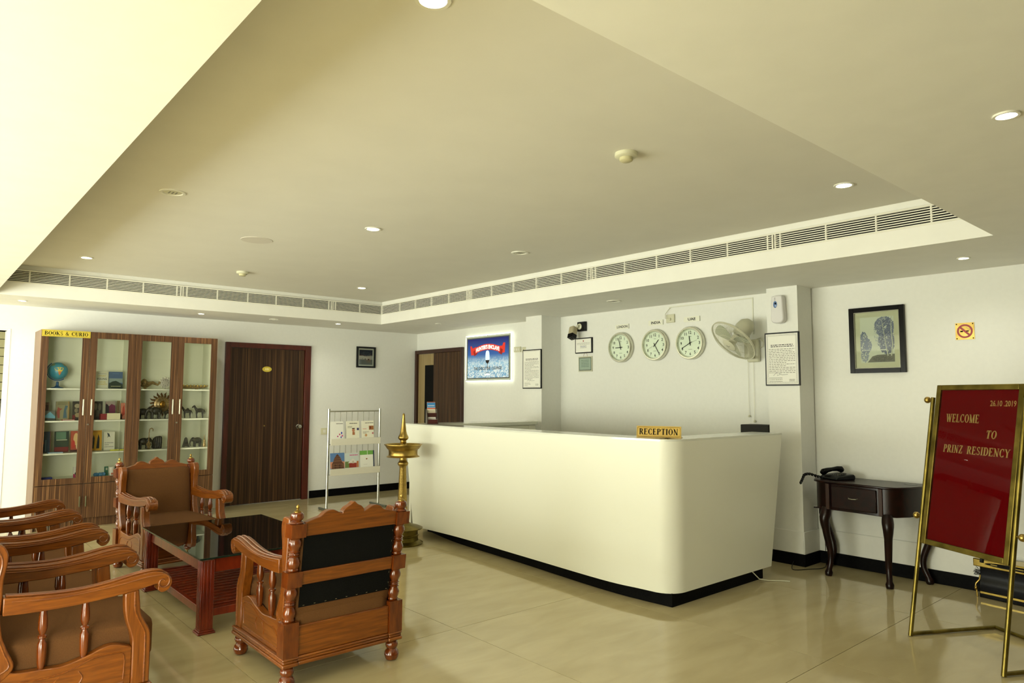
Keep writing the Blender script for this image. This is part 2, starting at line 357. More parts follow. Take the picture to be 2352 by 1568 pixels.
ry = [7.716, 7.349, 6.996, 6.638, 6.285, 6.203, 5.841, 5.477, 5.124, 4.766, 4.421, 4.319, 3.971, 3.621, 3.281, 2.94, 2.604, 2.505, 2.169, 1.836, 1.507]
for i, (a, b) in enumerate(((8.17, 6.244), (6.244, 4.37), (4.37, 2.555), (2.555, 1.185))):
    lab = ['slatted air grille on the right tray face, next to the far corner', 'slatted air grille on the right tray face above the lit poster and camera', 'slatted air grille on the right tray face above the three clocks', 'slatted air grille on the right tray face cut off by the near tray edge'][i]
    grille(lab, T4(RW, (TX+.001, a, gz)), a-b, [a-y for y in ry+[a-.01, b+.01] if b < y < a], 0)

# ================================================================== CEILING FITTINGS
def downlight(x, y, z, r, on, label, grp):
    g = thing('downlight', label, 'ceiling light', (x, y, z), R=CE, group=grp)
    MB().lathe([(r*.74, -.0), (r*.78, .006), (r, .006), (r*1.02, .0)], n=24).build('ring', WHITEP, g)
    if on:
        l = bpy.data.lights.new('downlight_lamp', 'SPOT'); l.energy = 12 if r > .05 else 6; l.color = (1, .97, .84); l.spot_size = 2.5; l.spot_blend = .8; l.shadow_soft_size = r*.7
        lo = bpy.data.objects.new('downlight_lamp', l); COL.objects.link(lo); lo.parent = g; lo.location = (0, 0, .012); lo.rotation_euler = (PI, 0, 0)
        MB().lathe([(r*.72, .001), (r*.5, .004), (0, .005)], n=24).build('lens', LAMPON, g)
    else:
        MB().lathe([(r*.72, .001), (r*.4, .003), (0, .003)], n=24).build('lens', CREAMP, g)
        for k in range(3): MB().box(-.004+.02*(k-1), -r*.3, .004, .004+.02*(k-1), r*.3, .005).build('slot', GREYINK, g)
for x, y, r, l in ((1.20, 1.765, .058, 'large lit downlight cut off by the top picture edge'), (2.606, 4.594, .06, 'lit downlight in the middle of the tray ceiling'), (4.139, 1.761, .055, 'lit downlight in the tray near its right edge'),
                   (1.201, 7.331, .055, 'lit downlight in the far left of the tray ceiling'), (3.974, 7.241, .055, 'lit downlight near the far corner of the tray ceiling')):
    downlight(x, y, ZT-.004, r, 1, l, 'lit downlights in the tray ceiling')
for x, y, l in ((2.756, .628, 'lit downlight in the near soffit at the right picture edge'), (5.412, 1.519, 'lit downlight in the soffit above the forest picture side'), (.864, 8.585, 'lit downlight in the soffit left above the bookcase'),
                (2.589, 8.525, 'lit downlight in the soffit above the bookcase right end'), (4.311, 8.471, 'lit downlight in the soffit above the brown door')):
    downlight(x, y, ZS, .04, 1, l, 'small lit downlights in the soffit')
downlight(1.195, 4.588, ZT-.004, .075, 0, 'unlit round grille in the left half of the tray ceiling', None)
downlight(4.014, 4.508, ZT-.004, .075, 0, 'unlit round grille in the tray above the counter', None)
downlight(5.312, 4.549, ZS, .075, 0, 'unlit round grille in the soffit above the clocks', None)
downlight(5.285, 7.562, ZS, .04, 0, 'small unlit round fitting in the soffit left of the poster', None)
downlight(3.467, 8.536, ZS, .06, 0, 'unlit round fitting in the soffit above the numbered door', None)
for x, y, l in ((2.754, 2.268, 'round cream smoke detector nearest the camera'), (2.543, 7.113, 'round cream smoke detector at the far side of the tray')):
    g = thing('smoke_detector', l, 'detector', (x, y, ZT-.004), R=CE)
    MB().lathe([(.058, 0), (.058, .018), (.05, .024), (0, .024)], n=24).build('base', CREAMP, g)
    MB().lathe([(.034, .0241), (.034, .04), (.024, .046), (0, .046)], n=20).build('sensor', mat('cream_detector', (196, 190, 150), .5), g)
    MB().ball((.042, 0, .024), .004, 8, 6).build('indicator', mat('led', (30, 30, 30), .3), g)
g = MB().lathe([(.125, 0), (.122, .003), (0, .003)], n=32).build('ceiling_round_patch', mat('round_patch_tone', (206, 200, 186), .7), None)  # thin disc slightly darker than the ceiling around it
g.matrix_world = T4(CE, (2.096, 5.566, ZT-.004)); tag(g, 'faint round darker patch on the left tray ceiling', 'cover plate')

# ================================================================== DOORS
def door101():
    x0, x1, zt = 3.062, 4.212, 2.077
    d = thing('door_1', None, None, ((x0+x1)/2, YL, 0), R=LW); d['kind'] = 'structure'
    w = (x1-x0)/2
    MB().box(-w, 0, 0, -w+.06, zt, .045).box(w-.085, 0, 0, w, zt, .045).box(-w+.06, zt-.065, 0, w-.085, zt, .045).build('door_frame', DFRAME, d, bevel=.004)
    lf = MB().box(-w+.062, .008, .002, w-.087, zt-.067, .02).build('door_leaf', DOORW, d, bevel=.002)
    kb = MB().lathe([(.03, .02), (.03, .026), (.012, .03), (.012, .05), (.026, .055), (.032, .07), (.024, .083), (0, .085)], (.422, .98, 0), 20).build('knob', CHROME, d)
    pl = MB(); pl.use(YELP).lathe([(1, 0), (1, .004), (0, .004)], n=28)
    for i, v in enumerate(pl.V): pl.V[i] = Vector((v.x*.062-.03, v.y*.036+1.742, v.z+.0205))
    pl.use(mat('plate_print', (255, 245, 180), .4)); put_text(pl, '101', -.03, 1.742, .055, .032, .0252, .03)
    pl.build('number_plate', None, d, norm=False)
    MB().lathe([(.009, .02), (.009, .024), (0, .024)], (-.045, 1.0, 0), 12).build('peephole', BRASS, d)
door101()
def door2():
    y0, y1, zt = 9.08, 7.885, 2.09
    d = thing('door_2', None, None, (XR, y0, 0), R=RW); d['kind'] = 'structure'; w = y0-y1
    MB().box(0, 0, 0, .05, zt, .05).box(w-.03, 0, 0, w, zt, .05).box(.05, zt-.055, 0, w-.03, zt, .05).build('door_frame', DARKFR, d, bevel=.004)
    for k in range(4):
        MB().box(.052+k*.108, .005, .003, .052+k*.108+.105, zt-.057, .012).build('panel_board', BEIGEP, d, bevel=.002)
    MB().box(.235, .4, .0122, .482, 1.86, .018).build('dark_pane', mat('dark_glass', (5, 5, 5), .5, spec=.1), d)
    for k in range(9):
        a = .486+k*(w-.03-.49)/9; MB().box(a, .005, .018, a+(w-.03-.49)/9-.003, zt-.057, .035).build('door_plank', DOORW, d, bevel=.002)
door2()

# ================================================================== BOOKCASE
CX0, CX1, CY0, CY1, CT = 1.045, 2.815, 8.62, 9.09, 2.075
def cabinet(x0, x1, label):
    r = thing('display_cabinet', label, 'cabinet', (x0, CY0, 0)); W = x1-x0; D = CY1-CY0; left = x0 < 1.5
    f = .019
    for xa in (0, W-.018): MB().box(xa, f, 0, xa+.018, D, CT).build('side_panel', LAMS, r, bevel=.001)
    MB().box(.018, f, CT-.018, W-.018, D, CT).build('top_board', LAM, r); MB().box(.018, f+.01, .095, W-.018, D-.01, .113).build('bottom_board', LAM, r); MB().box(.018, f+.04, 0, W-.018, f+.055, .095).build('plinth', LAM, r)
    MB().box(.018, D-.01, .1, W-.018, D, CT-.018).box(.0185, f+.01, .5, .0215, D-.01, CT-.018).box(W-.0215, f+.01, .5, W-.0185, D-.01, CT-.018).box(.018, f+.01, CT-.024, W-.018, D-.01, CT-.018).build('inner_lining', CABIN, r)
    MB().box(W/2-.009, .1, .52, W/2+.009, D-.01, CT-.02).build('centre_partition', CABIN, r) if False else None
    for z in (1.465, 1.125, .785, .505):
        MB().box(.0225, .035, z-.016, W-.0225, D-.01, z).build('shelf', SHELFW, r, bevel=.002)
    m = W/2
    for i, (a, b_) in enumerate(((0, m-.0015), (m+.0015, W))):
        st = .068; d = MB()
        d.box(a, 0, .462, a+st, .018, CT-.002).box(b_-st, 0, .462, b_, .018, CT-.002).box(a+st, 0, CT-.07, b_-st, .018, CT-.002).box(a+st, 0, .462, b_-st, .018, .525)
        o = d.build('door', LAM, r, bevel=.001)
        p_ = MB(); p_.q(*[p_.v(q) for q in ((a+st, .009, .525), (b_-st, .009, .525), (b_-st, .009, CT-.07), (a+st, .009, CT-.07))]); p_.build('pane', CGLASS, o, smooth=False)
        hx = b_-.042 if i == 0 else a+.03
        MB().box(hx, -.025, 1.18, hx+.012, -.015, 1.35).box(hx+.002, -.015, 1.2, hx+.01, 0, 1.208).box(hx+.002, -.015, 1.322, hx+.01, 0, 1.33).build('handle', mat('satin_handle', (226, 226, 206), .3, .3), o, bevel=.002)
        if i: MB().lathe([(.009, 0), (.009, -.006), (0, -.006)], (a+.014, 0, 1.082), 12, 'y').build('lock', STEEL, o)
        o = MB().box(a, 0, .098, b_, .018, .456).build('door', LAM, r, bevel=.001)
        hx = b_-.032 if i == 0 else a+.022
        MB().box(hx, -.022, .22, hx+.01, -.014, .33).box(hx+.001, -.014, .235, hx+.009, 0, .242).box(hx+.001, -.014, .31, hx+.009, 0, .317).build('handle', mat('green_handle', (104, 104, 74), .35, .3), o, bevel=.001)
    return r
cabinet(CX0, 1.9275, 'zebra-grain glass-door bookcase unit on the left, holding the globe and books')
cabinet(1.9305, CX1, 'zebra-grain glass-door bookcase unit on the right, holding animal figurines')
def plate_sign(name, label, w, h, text, loc, R, m=YELP, tm=None, inset=.84, t=.006, corner=False, gap=.05):
    s = MB(); s.use(m).box(-w/2, 0, 0, w/2, h, t)
    s.use(tm or INK)
    serif(s, text, -w/2*inset, h*.22, w*inset, h*.56, t+.0004, gap=gap)
    e = .006
    for a in ((-w/2+e, e, w/2-e, e+.0015), (-w/2+e, h-e-.0015, w/2-e, h-e), (-w/2+e, e, -w/2+e+.0015, h-e), (w/2-e-.0015, e, w/2-e, h-e)): s.rect(*a, t+.0004)
    o = s.build(name, None, None, smooth=False, norm=False); mm = R.to_4x4(); mm.translation = loc; o.matrix_world = mm
    return tag(o, label, 'sign')
plate_sign('bookcase_sign', 'yellow BOOKS & CURIO strip sign on the top left of the bookcase', .437, .07, 'BOOKS & CURIO', (1.267, CY0-.001, 2.004), LW, inset=.9)
# --- shelf contents
def card(name, label, cat, w, h, t, base, patches, loc, rz=0, tilt=0, group=None, text=None):
    """upright book or magazine facing -Y: base box with flat printed patches on its cover"""
    m = MB(); m.use(base if not isinstance(base, tuple) else pm(base)).box(-w/2, 0, 0, w/2, h, t)
    z = t+.0004
    for i, p in enumerate(patches):
        m.use(pm(p[-1])); zz = z+.00015*i
        if p[0] == 'r': m.rect(p[1]*w-w/2, p[2]*h, p[3]*w-w/2, p[4]*h, zz)
        elif p[0] == 'p': m.flat([(a*w-w/2, b*h) for a, b in p[1]], zz)
        elif p[0] == 'e': m.flat([((p[1]+p[3]*math.cos(a*PI/8))*w-w/2, (p[2]+p[4]*math.sin(a*PI/8))*h) for a in range(16)], zz)
        elif p[0] == 't': put_text(m, p[1], p[2]*w-w/2, p[3]*h, p[4]*w, p[5]*h, zz, .02)
        elif p[0] == 'w': words(m, p[1]*w-w/2, p[2]*h, p[3]*w-w/2, p[4], p[5]*h, zz, seed=int(p[2]*97))
    o = m.build(name, None, None, smooth=False, norm=False)
    mm = Matrix.Rotation(rz, 4, 'Z') @ Matrix.Rotation(-tilt, 4, 'X') @ LW.to_4x4(); mm.translation = loc; o.matrix_world = mm
    return tag(o, label, cat, group)
S1, S2, S3, S4 = 1.465, 1.125, .785, .505
Yb = 8.84
def book(label, xa, xb, h, z, base, patches, y=Yb, tilt=.12, rz=0): card('book', label, 'book', xb-xa, h, .018, base, patches, ((xa+xb)/2, y, z+.001), rz, tilt, 'books standing face out in the bookcase')
book('white paperback with YOUNG in its title on the top shelf', 1.597, 1.715, .19, S1, (214, 216, 190), [('t', 'WHAT', .5, .74, .6, .09, (206, 190, 90)), ('t', 'YOUNG', .48, .56, .85, .11, (60, 66, 70)), ('t', 'INDIA', .5, .38, .6, .09, (206, 196, 110)), ('t', 'WANTS', .5, .25, .8, .09, (206, 190, 90)), ('w', .15, .88, .85, 1, .06, (150, 150, 140))])
book('blue paperback with a dark hill on its cover on the top shelf', 1.723, 1.86, .19, S1, (74, 98, 130), [('r', 0, .35, 1, .6, (130, 146, 140)), ('p', [(0, .0), (1, 0), (1, .25), (.72, .38), (.5, .46), (.25, .42), (0, .3)], (38, 52, 40)), ('w', .15, .15, .85, 1, .08, (190, 190, 140)), ('w', .25, .9, .75, 1, .06, (100, 130, 160))])
book('small dark booklet at the far left of the second shelf', 1.10, 1.178, .19, S2, (112, 92, 70), [('r', .2, .5, .9, .85, (70, 50, 36))])
book('low blue-covered book leaning at the left of the second shelf', 1.11, 1.225, .1, S2, (96, 104, 92), [('p', [(0, .3), (.6, .9), (1, .4), (1, .2)], (110, 170, 190)), ('r', 0, 0, 1, .2, (60, 70, 60))], y=8.78)
book('olive book with a red and a blue figure on the second shelf', 1.237, 1.358, .2, S2, (132, 128, 92), [('p', [(.15, .1), (.3, .1), (.3, .5), (.5, .6), (.3, .62), (.15, .7), (.05, .4)], (140, 66, 50)), ('p', [(.55, .1), (.85, .1), (.78, .5), (.9, .75), (.7, .78), (.6, .5)], (62, 92, 104)), ('w', .15, .92, .85, 2, .07, (92, 88, 60)), ('r', .93, 0, 1, 1, (140, 110, 50))])
book('dark book with pale portraits left of the door split on the second shelf', 1.39, 1.475, .2, S2, (52, 48, 34), [('e', .5, .75, .3, .12, (150, 142, 110)), ('e', .4, .5, .2, .12, (120, 112, 84)), ('e', .55, .25, .3, .12, (146, 132, 92)), ('r', 0, 0, .3, .25, (110, 30, 26))])
book('dark book with grey figures right of the door split on the second shelf', 1.58, 1.675, .2, S2, (44, 42, 30), [('e', .3, .7, .15, .2, (110, 108, 86)), ('e', .7, .68, .15, .2, (96, 92, 70)), ('r', .3, .15, .7, .5, (72, 70, 54))])
book('magenta and black book on the second shelf', 1.705, 1.80, .2, S2, (150, 140, 128), [('p', [(.0, 0), (1, 0), (1, .75), (.6, .85), (.3, .7), (0, .9)], (98, 26, 56)), ('p', [(0, 0), (.35, 0), (.35, .7), (.15, .85), (0, .8)], (22, 14, 20)), ('r', .4, 0, 1, .3, (30, 16, 24))])
book('brown spine-on book at the right of the second shelf', 1.815, 1.842, .205, S2, (112, 92, 52), [('r', .2, .1, .8, .9, (92, 72, 40))], tilt=.02)
book('orange-covered book at the partition of the second shelf', 1.856, 1.90, .18, S2, (190, 120, 92), [('p', [(.2, .1), (.9, .3), (.8, .9), (.4, .7)], (166, 60, 40)), ('r', 0, 0, .3, .3, (40, 34, 30))])
book('dark blue book at the left of the third shelf', 1.12, 1.205, .22, S3, (24, 52, 70), [('r', .45, .05, .55, .6, (80, 120, 130)), ('r', .1, .4, .3, .5, (110, 30, 30)), ('r', .93, 0, 1, 1, (110, 60, 40))])
book('green and dark red book on the third shelf', 1.24, 1.37, .22, S3, (34, 54, 40), [('r', 0, 0, 1, .24, (112, 34, 24)), ('r', .1, .62, .8, .97, (84, 120, 96)), ('p', [(.05, .3), (.2, .6), (.9, .6), (.95, .3)], (40, 60, 40)), ('r', .12, .56, .88, .6, (170, 180, 150))])
book('red and gold swirled book left of the door split on the third shelf', 1.388, 1.47, .22, S3, (170, 80, 52), [('e', .6, .6, .3, .3, (214, 180, 120)), ('e', .3, .35, .2, .2, (190, 60, 46)), ('e', .75, .25, .15, .15, (220, 200, 150)), ('r', 0, 0, 1, .08, (60, 24, 18))])
book('yellow book with two dark silhouettes on the third shelf', 1.565, 1.682, .22, S3, (206, 158, 34), [('p', [(.15, .1), (.35, .1), (.42, .6), (.33, .8), (.25, .6)], (24, 40, 22)), ('p', [(.55, .1), (.8, .1), (.82, .6), (.72, .82), (.64, .6)], (22, 26, 20)), ('w', .1, .94, .9, 1, .05, (150, 60, 30))])
book('white book with a small dark figure on the third shelf', 1.70, 1.808, .2, S3, (214, 214, 194), [('p', [(.3, .95), (.5, .9), (.6, .7), (.45, .75), (.35, .66), (.38, .8)], (50, 62, 62)), ('w', .1, .42, .9, 3, .11, (140, 140, 134))])
book('small white and pink booklet left of the door split on the lowest shelf', 1.425, 1.47, .115, S4, (216, 212, 200), [('e', .6, .35, .3, .15, (40, 36, 34)), ('p', [(0, 0), (.6, 0), (.4, .3), (0, .35)], (170, 50, 90))])
book('narrow green book beside the white cup on the lowest shelf', 1.722, 1.758, .1, S4, (46, 110, 84), [('r', .3, .6, .8, .85, (180, 190, 170))])
book('dark green card right of the cup on the lowest shelf', 1.825, 1.88, .1, S4, (34, 58, 44), [('r', .3, .4, .8, .8, (110, 60, 60))])
def lying(name, label, cat, x0, x1, y0, y1, z, h, rgb, rgb2=None):
    m = MB(); m.use(pm(rgb)).box(x0, y0, z, x1, y1, z+h)
    if rgb2: m.use(pm(rgb2)).box(x0+.002, y0-.0005, z+h*.2, x1-.002, y1-.004, z+h*.8)
    return tag(m.build(name, None, None, bevel=.001, smooth=False), label, cat)
lying('flat_booklet', 'red and white booklet lying flat at the front of the second shelf', 'booklet', 1.28, 1.39, 8.68, 8.76, S2+.001, .008, (196, 60, 60), (220, 220, 210))
lying('white_box', 'cream cardboard box standing in front of the magenta book', 'box', 1.695, 1.825, 8.70, 8.78, S2+.001, .07, (222, 216, 178), None)
lying('red_box', 'small dark red box beside the cream box on the second shelf', 'box', 1.635, 1.693, 8.70, 8.78, S2+.001, .065, (128, 26, 28), None)
lying('flat_booklet', 'pale blue booklet lying flat at the front of the third shelf', 'booklet', 1.17, 1.30, 8.68, 8.76, S3+.001, .01, (110, 160, 190), (190, 200, 200))
lying('yellow_box', 'lime yellow pencil box lying on the third shelf', 'box', 1.745, 1.825, 8.70, 8.74, S3+.001, .012, (206, 206, 60), None)
lying('yellow_box', 'second lime yellow box at the partition of the third shelf', 'box', 1.835, 1.895, 8.70, 8.74, S3+.001, .012, (206, 206, 60), None)
lying('blue_pouch', 'dark blue folded pouch in the left corner of the lowest shelf', 'pouch', 1.10, 1.222, 8.72, 8.80, S4+.001, .03, (24, 40, 110), None)
m = MB(); rd = random.Random(3)
for k in range(7): m.ball((1.62+k*.015, 8.78+rd.uniform(-.02, .02), S4+.022+rd.uniform(0, .008)), (.018, .02, .02), 8, 6)
tag(m.build('blue_toy', pm((86, 146, 190))), 'light blue lumpy toy on the lowest shelf of the left unit', 'toy')
m = MB(); m.use(PAPER).lathe([(.022, 0), (.03, .1), (.026, .1), (.02, .006), (0, .006)], (1.775, 8.75, S4+.001), 20).use(pm((196, 120, 96))).box(1.765, 8.722, S4+.02, 1.785, 8.7235, S4+.04)
tag(m.build('white_cup', None), 'tall white cup on the lowest shelf of the left unit', 'cup')
def globe():
    g = thing('desk_globe', 'blue desk globe on the top shelf of the bookcase', 'globe', (1.235, 8.82, S1))
    st = MB().lathe([(.058, .001), (.058, .008), (.03, .014), (.014, .03), (.012, .07), (0, .075)], n=20)
    st.build('stand', mat('blue_plastic', (30, 84, 130), .35), g)
    R = .093; cz = .185
    arc = [(math.sin(math.radians(a))*(R+.008), 0, cz+math.cos(math.radians(a))*(R+.008)) for a in range(-35, -216, -12)]
    MB().tube(arc, .005, 6).build('meridian_arm', mat('blue_plastic', (30, 84, 130), .35), g)
    s = MB(); s.use(noisemat('globe_sea', (64, 138, 160), (84, 156, 170), nscale=8, rough=.35)).ball((0, 0, cz), R, 28, 18)
    def patch(pts, col, e=.0012):
        s.use(pm(col)); I = []
        for lo, la in pts:
            lo, la = math.radians(lo), math.radians(la); q = R+e
            I.append(s.v((q*math.cos(la)*math.sin(lo), -q*math.cos(la)*math.cos(lo), cz+q*math.sin(la))))
        c0 = s.v(sum((s.V[i]-Vector((0, 0, cz)) for i in I), Vector()).normalized()*(R+e*2)+Vector((0, 0, cz)))
        for a, b in zip(I, I[1:]+I[:1]): s.q(a, b, c0)
    patch([(-30, 18), (-10, 24), (10, 24), (26, 20), (20, 5), (12, -6), (8, -20), (2, -30), (-4, -18), (-8, 0), (-24, 4)], (214, 186, 70))
    patch([(-6, -2), (12, -4), (8, -20), (2, -30), (-4, -18)], (206, 130, 70), .002)
    patch([(-60, 55), (-30, 50), (-34, 36), (-56, 32), (-70, 44)], (120, 140, 100)); patch([(30, 60), (60, 52), (66, 30), (40, 38)], (170, 150, 90))
    s.build('sphere', None, g, norm=False)
globe()
BRZ = noisemat('dark_bronze_wood', (34, 34, 26), (64, 60, 44), nscale=60, rough=.45)
GLD = noisemat('gilt_figurine', (110, 92, 60), (176, 150, 96), nscale=70, rough=.35, metal=.4)
def fuse(o, vs=.004):
    r = o.modifiers.new('remesh', 'REMESH'); r.mode = 'VOXEL'; r.voxel_size = vs; r.use_smooth_shade = True; return o
def elephant(label, x, y, z, s, face=1, m=BRZ):
    b = MB(T=Matrix.Translation((x, y, z+.001)) @ Matrix.Diagonal((s*face, s, s, 1)))
    b.ball((0, 0, .62), (.42, .24, .3), 14, 10).ball((.42, 0, .72), (.2, .17, .22), 10, 8)
    for lx in (-.26, .24):
        for ly in (-.13, .13): b.tube([(lx, ly, .5), (lx+.01, ly, .2), (lx, ly, 0)], [.12, .085, .095], 8)
    b.tube([(.56, 0, .72), (.68, 0, .5), (.7, 0, .28), (.64, 0, .12), (.7, 0, .04)], [.1, .07, .055, .045, .035], 8)
    for e in (-1, 1): b.ball((.34, e*.19, .7), (.13, .04, .2), 8, 6)
    b.tube([(-.4, 0, .7), (-.48, 0, .45), (-.46, 0, .3)], [.03, .02, .03], 6)
    return tag(fuse(b.build('elephant_figurine', m), .0045), label, 'figurine')
def horse(label, x, y, z, s, face=1, m=BRZ, hump=0):
    b = MB(T=Matrix.Translation((x, y, z+.001)) @ Matrix.Diagonal((s*face, s, s, 1)))
    b.ball((0, 0, .62), (.34, .15, .17), 14, 10)
    if hump: b.ball((-.02, 0, .78), (.14, .08, .14), 8, 6)
    for lx in (-.25, .22):
        for ly in (-.08, .08): b.tube([(lx, ly, .58), (lx+.03, ly, .3), (lx, ly, .05), (lx+.02, ly, 0)], [.1, .045, .035, .05], 8)
    b.tube([(.24, 0, .66), (.38, 0, .86), (.44, 0, 1.0)], [.13, .09, .07], 8); b.tube([(.4, 0, 1.02), (.54, 0, .92), (.62, 0, .84)], [.08, .065, .045], 8)
    b.tube([(-.32, 0, .7), (-.42, 0, .5), (-.4, 0, .3)], [.04, .04, .02], 6)
    return tag(fuse(b.build('horse_figurine' if not hump else 'camel_figurine', m), .004), label, 'figurine')
elephant('left dark elephant figurine before the sun plaque', 2.085, 8.84, S2, .13, -1)
elephant('right dark elephant figurine before the sun plaque', 2.19, 8.73, S2, .145, -1)
horse('dark horse figurine partly hidden by the door stile on the second shelf', 2.34, 8.80, S2, .12, 1)
horse('dark camel figurine at the left of the right-hand pane', 2.44, 8.82, S2, .13, 1)
horse('second dark camel figurine in the right-hand pane', 2.555, 8.8, S2, .13, -1, hump=1)
horse('dark horse figurine with bowed head in the right-hand pane', 2.695, 8.8, S2, .145, -1)
elephant('dark elephant figurine at the left of the third shelf', 2.095, 8.8, S3, .135, 1)
elephant('pale-marked elephant figurine at the right of the third shelf', 2.68, 8.8, S3, .12, -1)
m = MB(); m.prism(smooth_curve([(-.045, 0), (-.05, .08), (-.03, .125), (.01, .14), (.045, .13), (.048, .06), (.045, 0)], 4), 'y', -.02, .02)
for k in range(4): m.tube([(-.035+k*.022, -.02, .005), (-.038+k*.024, -.026, .07), (-.03+k*.02, -.02, .125)], .008, 6)
o = fuse(m.build('carved_block', BRZ), .004); o.location = (2.238, 8.8, S3+.001); tag(o, 'upright dark carved wood block on the third shelf', 'figurine')
m = MB(); m.prism([(-.038, 0), (-.025, .05), (-.012, .1), (0, .115), (.012, .105), (.024, .05), (.04, 0), (.02, .004), (0, .012), (-.02, .004)], 'y', -.02, .02).ball((0, -.015, .07), (.016, .015, .03), 8, 6)
o = fuse(m.build('seated_figurine', BRZ), .004); o.location = (2.55, 8.8, S3+.001); tag(o, 'small dark cone-shaped seated figurine on the third shelf', 'figurine')
m = MB(); m.lathe([(.02, 0), (.022, .004), (.01, .01), (.016, .03), (.03, .05), (.012, .08), (.006, .09), (.005, .19), (0, .192)], n=12).tube([(0, 0, .19), (.005, 0, .225), (.025, 0, .235), (.04, 0, .222), (.038, 0, .2)], [.005, .006, .007, .006, .004], 6)
o = m.build('swan_neck_figurine', GLD); o.location = (2.13, 8.72, S3+.001); tag(o, 'thin gilt figurine with a curled neck on the third shelf', 'figurine')
m = MB(); m.lathe([(.018, 0), (.02, .02), (.012, .05), (.015, .07), (.005, .09), (.003, .13), (0, .15)], n=10)
o = m.build('gilt_figurine', GLD); o.location = (2.74, 8.74, S3+.001); tag(o, 'slim gilt figurine beside the elephant on the third shelf', 'figurine')
g = thing('sun_plaque', 'round brass sun face plaque with flaming rays in the bookcase', 'ornament', (2.288, 8.87, 1.29), R=LW)
MB().lathe([(.085, 0), (.085, .012), (.068, .018), (.062, .012), (.05, .02), (.02, .03), (0, .032)], n=28).build('disc', GLD, g)
f = MB().ball((0, 0, .03), (.034, .042, .014), 12, 8).ball((0, -.004, .044), (.006, .012, .006), 8, 6).ball((-.013, .01, .04), (.006, .003, .004), 6, 5).ball((.013, .01, .04), (.006, .003, .004), 6, 5).tube([(-.012, -.02, .04), (0, -.023, .043), (.012, -.02, .04)], .002, 6)
f.build('face', mat('gold_face', (150, 110, 40), .3, .8), g)
for k in range(18):
    a = 2*PI*k/18
    r = MB(T=Matrix.Rotation(a, 4, 'Z')).prism([(-.014, .08), (-.012, .1), (-.02, .118), (-.006, .15 if k % 2 else .138), (.0, .12), (.012, .1), (.014, .08)], 'z', .003, .01).build('ray', mat('brown_ray', (104, 74, 36), .4, .5), g)
m = MB(); m.lathe([(.02, .001), (.012, .012), (.05, .035), (.07, .05), (.066, .052), (.03, .025), (0, .02)], (2.09, 8.82, S1), 14).lathe([(.0, .04), (.03, .05), (.04, .085), (.02, .11), (0, .12)], (2.08, 8.82, S1), 12)
m.tube([(2.11, 8.82, S1+.06), (2.17, 8.82, S1+.075), (2.225, 8.82, S1+.05), (2.245, 8.82, S1+.085)], [.025, .02, .012, .014], 8)
tag(m.build('bird_ornament', GLD), 'aged gilt bird ornament at the left of the top shelf, right unit', 'ornament')
m = MB(); m.use(mat('silver_lace', (196, 192, 176), .4, .3)).lathe([(.05, .0), (.052, .006), (.035, .01), (0, .01)], n=24)
for k in range(12): m.ball((.06*math.cos(k*PI/6), .06*math.sin(k*PI/6), .005), (.012, .012, .004), 8, 5)
m.use(INK)
for k in range(8): m.ball((.034*math.cos(k*PI/4), .034*math.sin(k*PI/4), .011), (.004, .004, .002), 6, 4)
o = m.build('round_ornament', None); o.matrix_world = T4(LW, (2.308, 8.84, S1+.075)); tag(o, 'round silvery filigree ornament beside the door stile on the top shelf', 'ornament')
g = thing('bead_boat', 'long narrow ornament with a row of gilt beads on the top shelf', 'ornament', (2.605, 8.82, S1))
m = MB().tube([(-.17, 0, .045), (-.1, 0, .03), (.05, 0, .03), (.15, 0, .035), (.18, 0, .05)], [.01, .02, .02, .014, .005], 8)
for x in (-.13, .05): m.box(x-.012, -.015, .001, x+.012, .015, .02)
m.build('hull', GLD, g)
for k in range(8): MB().ball((-.145+k*.04, -.016, .045), .012, 10, 8).build('bead', mat('gilt_bead', (196, 170, 90), .25, .8), g)

